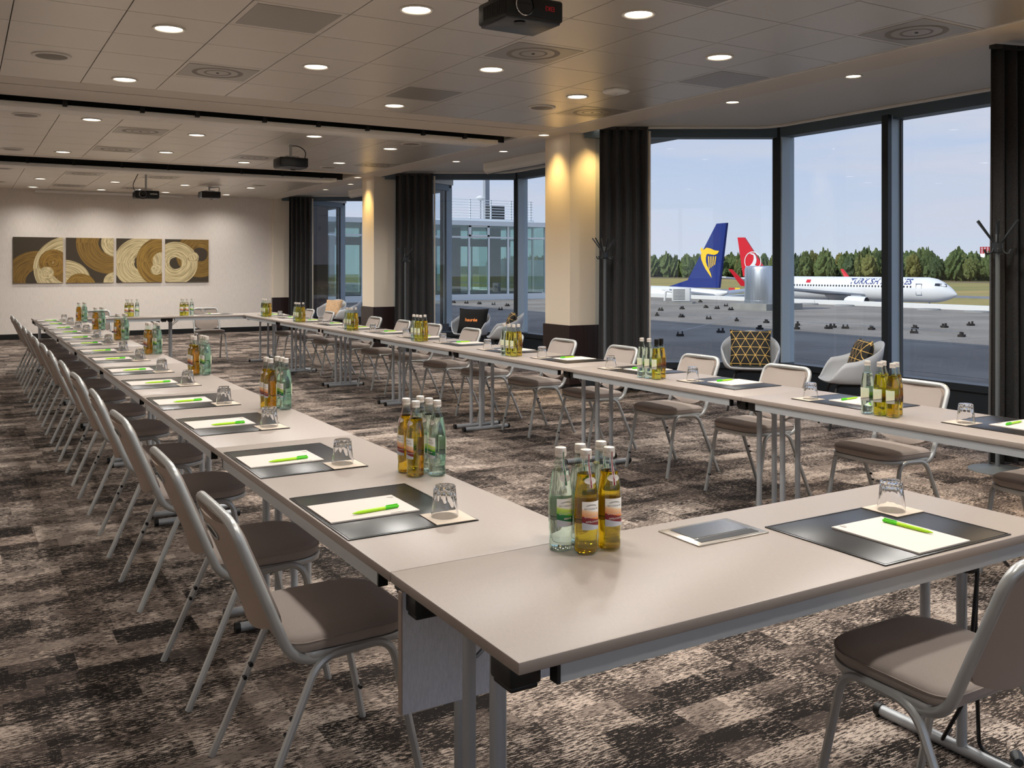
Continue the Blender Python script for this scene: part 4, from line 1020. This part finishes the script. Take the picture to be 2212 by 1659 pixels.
bk = Kit(); bk.add('foot', MB().prism([(-.085,-.06),(.085,-.06),(.085,.06),(-.085,.06)], 0, .055), 'block', smooth=False)
bk.add('clip', MB().obox((-.05,0,.05), (-.05,0,.12), .05, .03, up=(1,0,0)).obox((.05,0,.05), (.05,0,.105), .05, .03, up=(1,0,0)), 'block', smooth=False)
for x, y in BL: bk.spawn('conductor_block', (x, y, ZR), random.uniform(0, 3), 'small dark lightning conductor block on the grey flat roof', 'roof block', 'lightning conductor blocks on the flat roof')
for i, (x, y) in enumerate([(31.5,27.88),(31.4,25.92),(31.2,21.88),(31.0,19.84)]):
    MB().lathe([(.42,0),(.40,.05),(.33,.055)], 18, c=(x, y, ZR)).build('ballast_stone', 'concrete', label=f'flat round ballast stone by the white roof edge, {ORD[i]} from left', category='stone', group='ballast stones by the roof edge')
for i, (pts, nm) in enumerate((([(14.27,16.4),(19.74,20.18)], 'near'), ([(19.67,12.96),(19.7,23.7)], 'long'), ([(15.33,29.2),(19.3,33)], 'far'))):
    MB().tube([(x, y, ZR+.115) for x, y in pts], .006, 6).build('conductor_wire', 'galvanised', label=f'thin pale lightning conductor wire on the roof, {nm} one', category='wire')
# exhaust stack
e = empty('exhaust_stack', (26.4, 25.45, ZR), label='fat silver cylindrical exhaust stack on the flat roof', category='vent')
MB().box(-.95, .95, -.95, .95, 0, .24).build('plinth', 'concrete', e, smooth=False)
MB().lathe([(.80,.24),(.80,.34),(.78,.35),(.78,1.52),(.74,1.62)], 40, cap1=False).build('drum', 'galvanised', e)
MB().lathe([(.74,1.62),(.70,1.65),(.68,1.5)], 40, cap0=False, cap1=True).build('rim', 'galvanised', e)
# air conditioner
e = empty('air_conditioner', (27.66, 31.7, ZR), R(-50), label='white outdoor air conditioner unit standing on the flat roof', category='air conditioner')
MB().box(-.55, .55, -.5, .5, 0, .07).build('base_tray', 'concrete', e, smooth=False)
MB().rbox(-.40, .40, -.17, .17, .1, .68, .02).build('casing', 'parapet', e)
f_ = MB()
for i in range(9): f_.box(-.34, .18, -.18, -.17, .16+.055*i, .185+.055*i)
f_.build('grille', 'grey_trim', e, smooth=False)
MB().tube(fillet([(-.42,0,.5),(-.7,0,.55),(-.75,0,.1)], .08, 4), .05, 8).build('pipe', 'parapet', e)
# pavilion on the roof
e = empty('glass_pavilion', (0,0,0), label='white-framed glass pavilion with rooftop railing across the flat roof', category='building')
PX0, PX1, PY0, PY1 = 12.5, 25.76, 40.0, 46.0
MB().box(PX0, PX1, PY0-.1, PY1, ZR, .19).build('base_curb', 'pav_white', e, smooth=False)
MB().box(PX0-.1, PX1+.12, PY0-.15, PY1, 3.55, 3.78).build('roof_slab', 'pav_white', e, smooth=False)
nF = 12; dx = (PX1-PX0)/nF
pm = MB().box(-.045, .045, -.05, .05, .19, 3.55).mesh('post', 'pav_white', smooth=False)
gl1 = MB().box(.045, dx-.045, -.006, .006, .25, 2.94).mesh('pane', 'pav_glass', smooth=False); gl2 = MB().box(.045, dx-.045, -.006, .006, 3.02, 3.55).mesh('pane', 'pav_glass', smooth=False)
hb_ = MB().box(.045, dx-.045, -.04, .04, 2.94, 3.02).mesh('transom', 'pav_white', smooth=False)
for yy in (PY0, PY1-.1):
    for i in range(nF+1):
        link('post', pm, e, (PX0+i*dx, yy, 0))
        if i < nF: link('pane', gl1, e, (PX0+i*dx, yy, 0)); link('pane', gl2, e, (PX0+i*dx, yy, 0)); link('transom', hb_, e, (PX0+i*dx, yy, 0))
dy = 1.19
for j in range(6):
    o = link('post', pm, e, (PX1, PY0+j*dy, 0))
    for gme in (gl1, gl2, hb_):
        o = link('pane' if gme is not hb_ else 'transom', gme, e, (PX1, PY0+j*dy, 0), R(90))
wf = MB().box(.2, dx-.1, -.07, -.03, 3.06, 3.52).mesh('opening_sash', 'pav_white', smooth=False)
sf = MB().box(-.02, dx+.02, -.08, -.02, 3.02, 3.10).box(-.02, dx+.02, -.08, -.02, 3.47, 3.55).box(-.02, .1, -.08, -.02, 3.02, 3.55).box(dx-.1, dx+.02, -.08, -.02, 3.02, 3.55).mesh('opening_sash', 'pav_white', smooth=False)
link('opening_sash', sf, e, (PX0+8*dx, PY0, 0))
for x in (15.2, 18.6, 22.0, 24.4): MB().box(x-.25, x+.25, 42.6, 43.1, .19, 3.55).build('inner_column', 'grey_trim', e, smooth=False)
MB().box(PX0+.3, PX1-.3, 43.0, 43.15, 2.6, 3.0).build('inner_beam', 'grey_trim', e, smooth=False)
MB().box(PX0+.1, PX1-.1, PY0+.1, PY1-.2, .19, .23).build('inner_floor', 'grey_trim', e, smooth=False)
rl = empty('roof_railing', (0,0,0), label='white steel railing with horizontal bars on the pavilion roof', category='railing')
for i in range(8): MB().box(20.9, PX1+.1, 41.3, 41.33, 3.95+.137*i, 3.975+.137*i).build('rail_bar', 'pav_white', rl, smooth=False)
for i in range(5): MB().box(20.9+1.2*i, 20.96+1.2*i, 41.3, 41.36, 3.78, 4.94).build('rail_post', 'pav_white', rl, smooth=False)
MB().box(20.8, PX1+.1, 41.2, 45.5, 3.78, 3.95).build('upper_deck', 'pav_white', rl, smooth=False)
MB().box(23.55, 23.80, 42.3, 42.55, 3.95, 9).build('roof_mast', 'jet_grey', label='tall grey mast rising behind the pavilion railing', category='mast')
e2 = empty('weather_sensor', (23.1, 42.0, 3.95), label='small white domed weather sensor on the pavilion roof', category='sensor')
MB().tube([(0,0,0),(0,0,1.0)], .03, 8).build('stem', 'jet_grey', e2); MB().lathe([(.14,1.0),(.16,1.06),(.28,1.12),(.14,1.22),(.04,1.27)], 18).build('dome', 'parapet', e2)
e2 = empty('roof_cooler', (23.9, 41.9, 3.95), label='dark louvred cooling box on the pavilion roof', category='air conditioner')
MB().box(-.4, .4, -.3, .3, 0, .75).build('casing', 'frame_dark', e2, smooth=False)
f_ = MB()
for i in range(7): f_.box(-.38, .38, -.32, -.3, .06+.1*i, .1+.1*i)
f_.build('louvres', 'grey_trim', e2, smooth=False)
MB().box(PX1+.2, 31.9, 42, 46, ZR, 1.9).build('roof_housing', 'pav_white', label='low white roof housing right of the glass pavilion', category='building')
# ground, taxiways
MB().box(-600, 900, -600, 1000, ZG-.3, ZG).build('grass_field', 'grass', kind='structure', smooth=False)
MB().box(33, 165, -400, 500, ZG, ZG+.02).build('apron', 'asphalt', kind='structure', smooth=False)
MB().box(205, 222, -400, 800, ZG, ZG+.02).build('taxiway', 'asphalt', kind='structure', smooth=False)
MB().box(420, 452, -400, 800, ZG, ZG+.02).build('soil_strip', 'soil', kind='structure', smooth=False)

# ------------------------------------------------------------------ aircraft
def hull(L, r, nose=4.2, tail=11.0, n=28):
    """profile along -x (nose at 0): (x, radius, z shift)"""
    st = []
    for t in (0, .04, .12, .25, .45, .7, 1): st.append((-nose*t, r*max(.03, math.sin(t*math.pi/2)**.75), -.35*r*(1-t)**1.6))
    st.append((-(L-tail), r, 0))
    for t in (.25, .5, .75, .92, 1): st.append((-(L-tail)-tail*t, r*(1-t**1.5*.93), r*.78*t**1.35))
    mb = MB(); vs = []
    for x, q, dz in st:
        for k in range(n):
            a = 2*math.pi*k/n; vs.append((x, q*math.sin(a), dz + q*1.04*math.cos(a)))
    fs = [(i*n+k, i*n+(k+1) % n, (i+1)*n+(k+1) % n, (i+1)*n+k) for i in range(len(st)-1) for k in range(n)] + [tuple(range(n)), tuple((len(st)-1)*n+k for k in range(n-1,-1,-1))]
    return mb.add(vs, fs)
def slab_xz(poly, y0, y1):
    n = len(poly); vs = [(x, y0, z) for x, z in poly] + [(x, y1, z) for x, z in poly]
    return MB().add(vs, [tuple(range(n)), tuple(range(2*n-1, n-1, -1))] + [(i, (i+1) % n, n+(i+1) % n, n+i) for i in range(n)])
def slab_xy(poly, z0, dih, th):
    n = len(poly); vs = [(x, y, z0 + abs(y)*dih) for x, y in poly] + [(x, y, z0 + abs(y)*dih + th) for x, y in poly]
    return MB().add(vs, [tuple(range(n)), tuple(range(2*n-1, n-1, -1))] + [(i, (i+1) % n, n+(i+1) % n, n+i) for i in range(n)])
def airliner(name, loc, rz, label, fin_m, wl_m, side):
    L, r = 39.5, 1.88
    e = empty(name, loc, rz, label=label, category='airplane')
    hu = hull(L, r).build('fuselage', 'jet_white', e, ang=60)
    fin = [(-29.6, 1.86), (-33.2, 2.7), (-37.9, 8.95), (-39.4, 8.98), (-38.2, 1.9)]
    fn = slab_xz(fin, -.16, .16).build('tail_fin', fin_m, e, smooth=False)
    for s_ in (-1, 1):
        slab_xy([(-34.6, s_*.6), (-36.9, s_*7.1), (-38.2, s_*7.1), (-38.0, s_*.6)], 1.0, .10, .18).build('tailplane', 'jet_white', e, smooth=False)
        slab_xy([(-13.5, s_*1.2), (-25.6, s_*16.6), (-27.0, s_*16.6), (-21.8, s_*6), (-21.0, s_*1.2)], -1.25, .105, .28).build('wing', 'jet_grey', e, smooth=False)
        w = MB(); w.add([(-25.6, s_*16.5, .50), (-27.1, s_*16.5, .50), (-28.9, s_*17.3, 3.2), (-28.3, s_*17.25, 3.2), (-25.6, s_*16.62, .50), (-27.1, s_*16.62, .50), (-28.9, s_*17.42, 3.2), (-28.3, s_*17.37, 3.2)], [(0,1,2,3),(7,6,5,4),(0,4,5,1),(1,5,6,2),(2,6,7,3),(3,7,4,0)]); (w.build('winglet', wl_m, e, smooth=False) if wl_m else None)
        en = MB().lathe([(.72,-15.4),(.98,-14.9),(1.02,-13.8),(.94,-12.1),(.86,-11.9)], 24, c=(0, s_*4.85, -2.05), axis='x', cap0=True, cap1=False).build('engine', 'jet_white', e)
        MB().lathe([(.86,-11.9),(.80,-12.1),(.30,-12.6)], 24, c=(0, s_*4.85, -2.05), axis='x', cap0=False, cap1=True).build('intake', 'jet_window', en)
        MB().box(-14.5, -12.8, s_*4.75-.1 if s_ > 0 else -4.95, s_*4.75+.2 if s_ > 0 else -4.65, -1.3, -.9).build('pylon', 'jet_grey', en, smooth=False)
    wd = MB(); x = -6.2
    while x > -30.5:
        for s_ in (-1, 1):
            y = s_*(r*math.cos(.22)+.012); wd.add([(x, y, .30), (x-.24, y, .30), (x-.24, y*.985, .64), (x, y*.985, .64)], [(0,1,2,3)])
        x -= .52
    wd.build('cabin_windows', 'jet_window', hu, smooth=False, kind='stuff')
    ck = MB()
    for s_ in (-1, 1):
        for (a, b, c_, d_) in (((-1.95, .62), (-1.25, .50), (-1.55, .98), (-2.15, 1.02)), ((-2.75, .70), (-2.05, .63), (-2.2, 1.04), (-2.75, 1.05))):
            vs = []
            for (x, z) in (a, b, c_, d_):
                t = -x/4.2; q = r*math.sin(min(1, t)*math.pi/2)**.75; dz = -.35*r*(1-min(1, t))**1.6; yy = math.sqrt(max(.02, q*q - ((z-dz)/1.04)**2))
                vs.append((x, s_*(yy+.03), z))
            ck.add(vs, [(0,1,2,3)])
    ck.build('cockpit_windows', 'jet_window', hu, smooth=False)
    for x in (-4.6, -31.6):
        dr = MB(); y = side*(r*.985+.006)
        for (a, b, c_, d_) in ((x, x-.05, -.75, 1.0), (x-.85, x-.9, -.75, 1.0), (x, x-.9, -.75, -.70), (x, x-.9, .95, 1.0)):
            dr.box(min(a,b), max(a,b), min(y, y*.93), max(y, y*.93), c_, d_)
        dr.build('door_outline', 'jet_grey', hu, smooth=False)
    for x, yy in ((-4.2, 0), (-19.6, 2.86), (-19.6, -2.86)):
        g = MB().tube([(x, yy, -1.6), (x, yy, ZG-loc[2]+.5)], .12, 8).build('landing_gear', 'jet_grey', e)
        MB().lathe([(.5,-.25),(.55,-.2),(.55,.2),(.5,.25)], 18, c=(x, yy, ZG-loc[2]+.55), axis='y').build('wheel', 'black', g)
    return e, hu, fn
# blue and yellow tail, nose pointing away to the left
RX, RYt = 71.4, 76.2
e, hu, fn = airliner('airplane', (RX, RYt+37.6, -2.62), R(90), 'parked airplane with dark blue tail carrying a yellow harp emblem', 'jet_blue', None, 1)
yb = .17
def emblem_poly(pts, m, parent, y=yb, name='emblem'):
    n = len(pts); MB().add([(x, y, z) for x, z in pts] + [(x, y+.02, z) for x, z in pts], [tuple(range(n)), tuple(range(2*n-1, n-1, -1))] + [(i, (i+1) % n, n+(i+1) % n, n+i) for i in range(n)]).build(name, m, parent, smooth=False)
# harp figure: fin face seen from its left side, nose to the left of the picture
def hp(u, v):                                  # u 0..1 to the right (aft), v 0..1 up, on a 3.4 x 4.0 m field
    return (-35.3 - u*3.1, 3.0 + v*3.6)
body_ = [(.06,.80),(.02,.86),(.05,.93),(.12,.93),(.16,.86),(.22,.88),(.34,.93),(.55,.90),(.75,.84),(.98,.82),(.90,.74),(.74,.70),(.55,.72),(.42,.74),(.34,.72),(.30,.62),(.30,.50),(.36,.38),(.46,.26),(.56,.12),(.60,.0),(.48,.10),(.30,.26),(.16,.42),(.06,.58),(.04,.70),(.08,.76)]
emblem_poly([hp(*p) for p in body_], 'jet_yellow', fn)
for i in range(4):
    emblem_poly([hp(.42+.12*i, .66-.0*i), hp(.475+.12*i, .66), hp(.50+.09*i, .30+.04*i-.02), hp(.46+.09*i, .30+.04*i-.02)], 'jet_yellow', fn, name='emblem_string')
# white airplane with red tail, nose to the right
TX, TY = 129.3, 85.9
e, hu, fn = airliner('airplane', (TX, TY, -1.93), math.atan2(-39.2, 7.1), 'white taxiing airplane with red tail and blue lettering on its side', 'jet_red', 'jet_red', -1)
ysd = -(1.88+.03)
def on_hull(vs, x0, z0):
    out_ = []
    for v in vs:
        z = z0 + v.y; y = -(math.sqrt(max(.05, 1.88**2 - (z/1.04)**2)) + .05); out_.append((x0 + v.x, y, z))
    return out_
vs, fs = text_geo('TURKISH AIRLINES', 1.25, bold=True, shear=.18, align='RIGHT')
MB().add(on_hull(vs, -6.3, 1.22), fs).build('lettering', 'letter_blue', hu, smooth=False)
MB().add(on_hull([Vector((0,0,0)),Vector((.8,0,0)),Vector((.8,.5,0)),Vector((0,.5,0))], -24.5, .95), [(0,1,2,3)]).build('flag', 'jet_red', hu, smooth=False)
ring = [(math.cos(2*math.pi*k/28), math.sin(2*math.pi*k/28)) for k in range(28)]
cx_, cz_ = -36.1, 4.6
mb = MB(); R0, R1 = 1.78, 1.62
mb.add([(cx_+R0*a, -.20, cz_+R0*b) for a, b in ring] + [(cx_+R1*a, -.20, cz_+R1*b) for a, b in ring], [(k, (k+1) % 28, 28+(k+1) % 28, 28+k) for k in range(28)])
mb.build('emblem_ring', 'jet_white', fn, smooth=False)
bird = [(-1.1,-1.15),(-.5,-.75),(.0,-.2),(.25,.5),(.2,1.2),(-.2,1.35),(-.75,1.5),(-.3,1.62),(.35,1.5),(.75,1.0),(.9,.3),(.8,-.3),(.5,-.75),(1.1,-.95),(1.5,-1.0),(.6,-1.2),(-.2,-1.25)]
emblem_poly([(cx_+a*.92, cz_+b*.92) for a, b in bird], 'jet_white', fn, y=-.22)
# runway signs, radar tower
for i, (x, y, nm) in enumerate(((190, 195, 'left of the exhaust stack'), (215, 120, 'right of the white airplane nose'))):
    s_ = empty('runway_sign', (x, y, ZG), R(-90), label=f'low red and yellow runway sign on the grass {nm}', category='sign', group='runway signs')
    MB().box(-2.3, .1, -.12, .12, .4, 1.5).build('red_panel', 'sign_red', s_, smooth=False); MB().box(.2, 2.3, -.12, .12, .4, 1.5).build('yellow_panel', 'sign_yellow', s_, smooth=False)
    MB().box(-2.1, -2.0, -.05, .05, 0, .4).box(1.9, 2.0, -.05, .05, 0, .4).build('stand', 'frame_dark', s_, smooth=False)
s_ = empty('radar_tower', (700, 440, ZG), label='red and white radar tower rising above the far trees', category='tower')
MB().box(-5, 5, -6, 6, 0, 16).build('base', 'parapet', s_, smooth=False); MB().box(-2, 2, -4, 4, 16, 18.5).build('cabin', 'pav_white', s_, smooth=False)
mb = MB()
for i in range(5): mb.box(-.4, .4, -5+2.4*i, -4.4+2.4*i, 18.5, 24)
for i in range(4): mb.box(-.4, .4, -5, 5.2, 18.8+1.5*i, 19.4+1.5*i)
mb.build('antenna', 'sign_red', s_, smooth=False)
# forest edge
def crown(seed, conifer):
    rnd = random.Random(seed); bm = bmesh.new(); bmesh.ops.create_icosphere(bm, subdivisions=4, radius=1)
    ph = [Vector((rnd.uniform(-1,1), rnd.uniform(-1,1), rnd.uniform(-1,1))).normalized() for _ in range(110)]
    for v in bm.verts:
        p = v.co.normalized(); k = max(p.dot(q) for q in ph); b = .60 + .55*max(0, k-.86)/.14*(.6+.4*math.sin(9*p.x+7*p.z)) + rnd.uniform(-.10, .10)
        wz = (1.0 - .62*max(0, p.z)) if conifer else 1.0
        v.co = Vector((p.x*b*3.4*wz, p.y*b*3.4*wz, 8.6 + p.z*b*(8.4 if conifer else 7.0)))
    bm.verts.index_update(); mb = MB(); mb.add([v.co[:] for v in bm.verts], [[v.index for v in f.verts] for f in bm.faces]); bm.free(); return mb.mesh('crown', 'leaves', ang=20)
CR = [crown(i, i % 2) for i in range(6)]; TRm = MB().tube([(0,0,0),(0,0,9)], [.3,.2], 6).mesh('trunk', 'bark')
rnd = random.Random(5); nT = 0
for row in range(3):
    k = 0
    while k < 96:
        t = -.02 + k/95*1.05 + rnd.uniform(-.003, .003)
        # forest edge runs roughly parallel to the facade, 450-500 m away
        x = 462 + 14*row + rnd.uniform(-5, 5); y = 160 + t*640
        sc = rnd.uniform(.78, 1.12) * (1 + .04*row); k += 1; nT += 1
        o = empty('tree', (x, y, ZG), rnd.uniform(0, 6.28), label='leafy tree in the far forest edge beyond the airfield', category='tree', group='forest edge trees'); o.scale = (sc*1.25, sc*1.25, sc)
        c_ = link('crown', rnd.choice(CR), o)
        if row == 0: link('trunk', TRm, o)
MB().box(500, 520, -200, 1000, ZG, ZG+9).build('forest_interior', 'leaves', kind='stuff', label='dark mass of forest behind the first trees', category='forest', smooth=False)
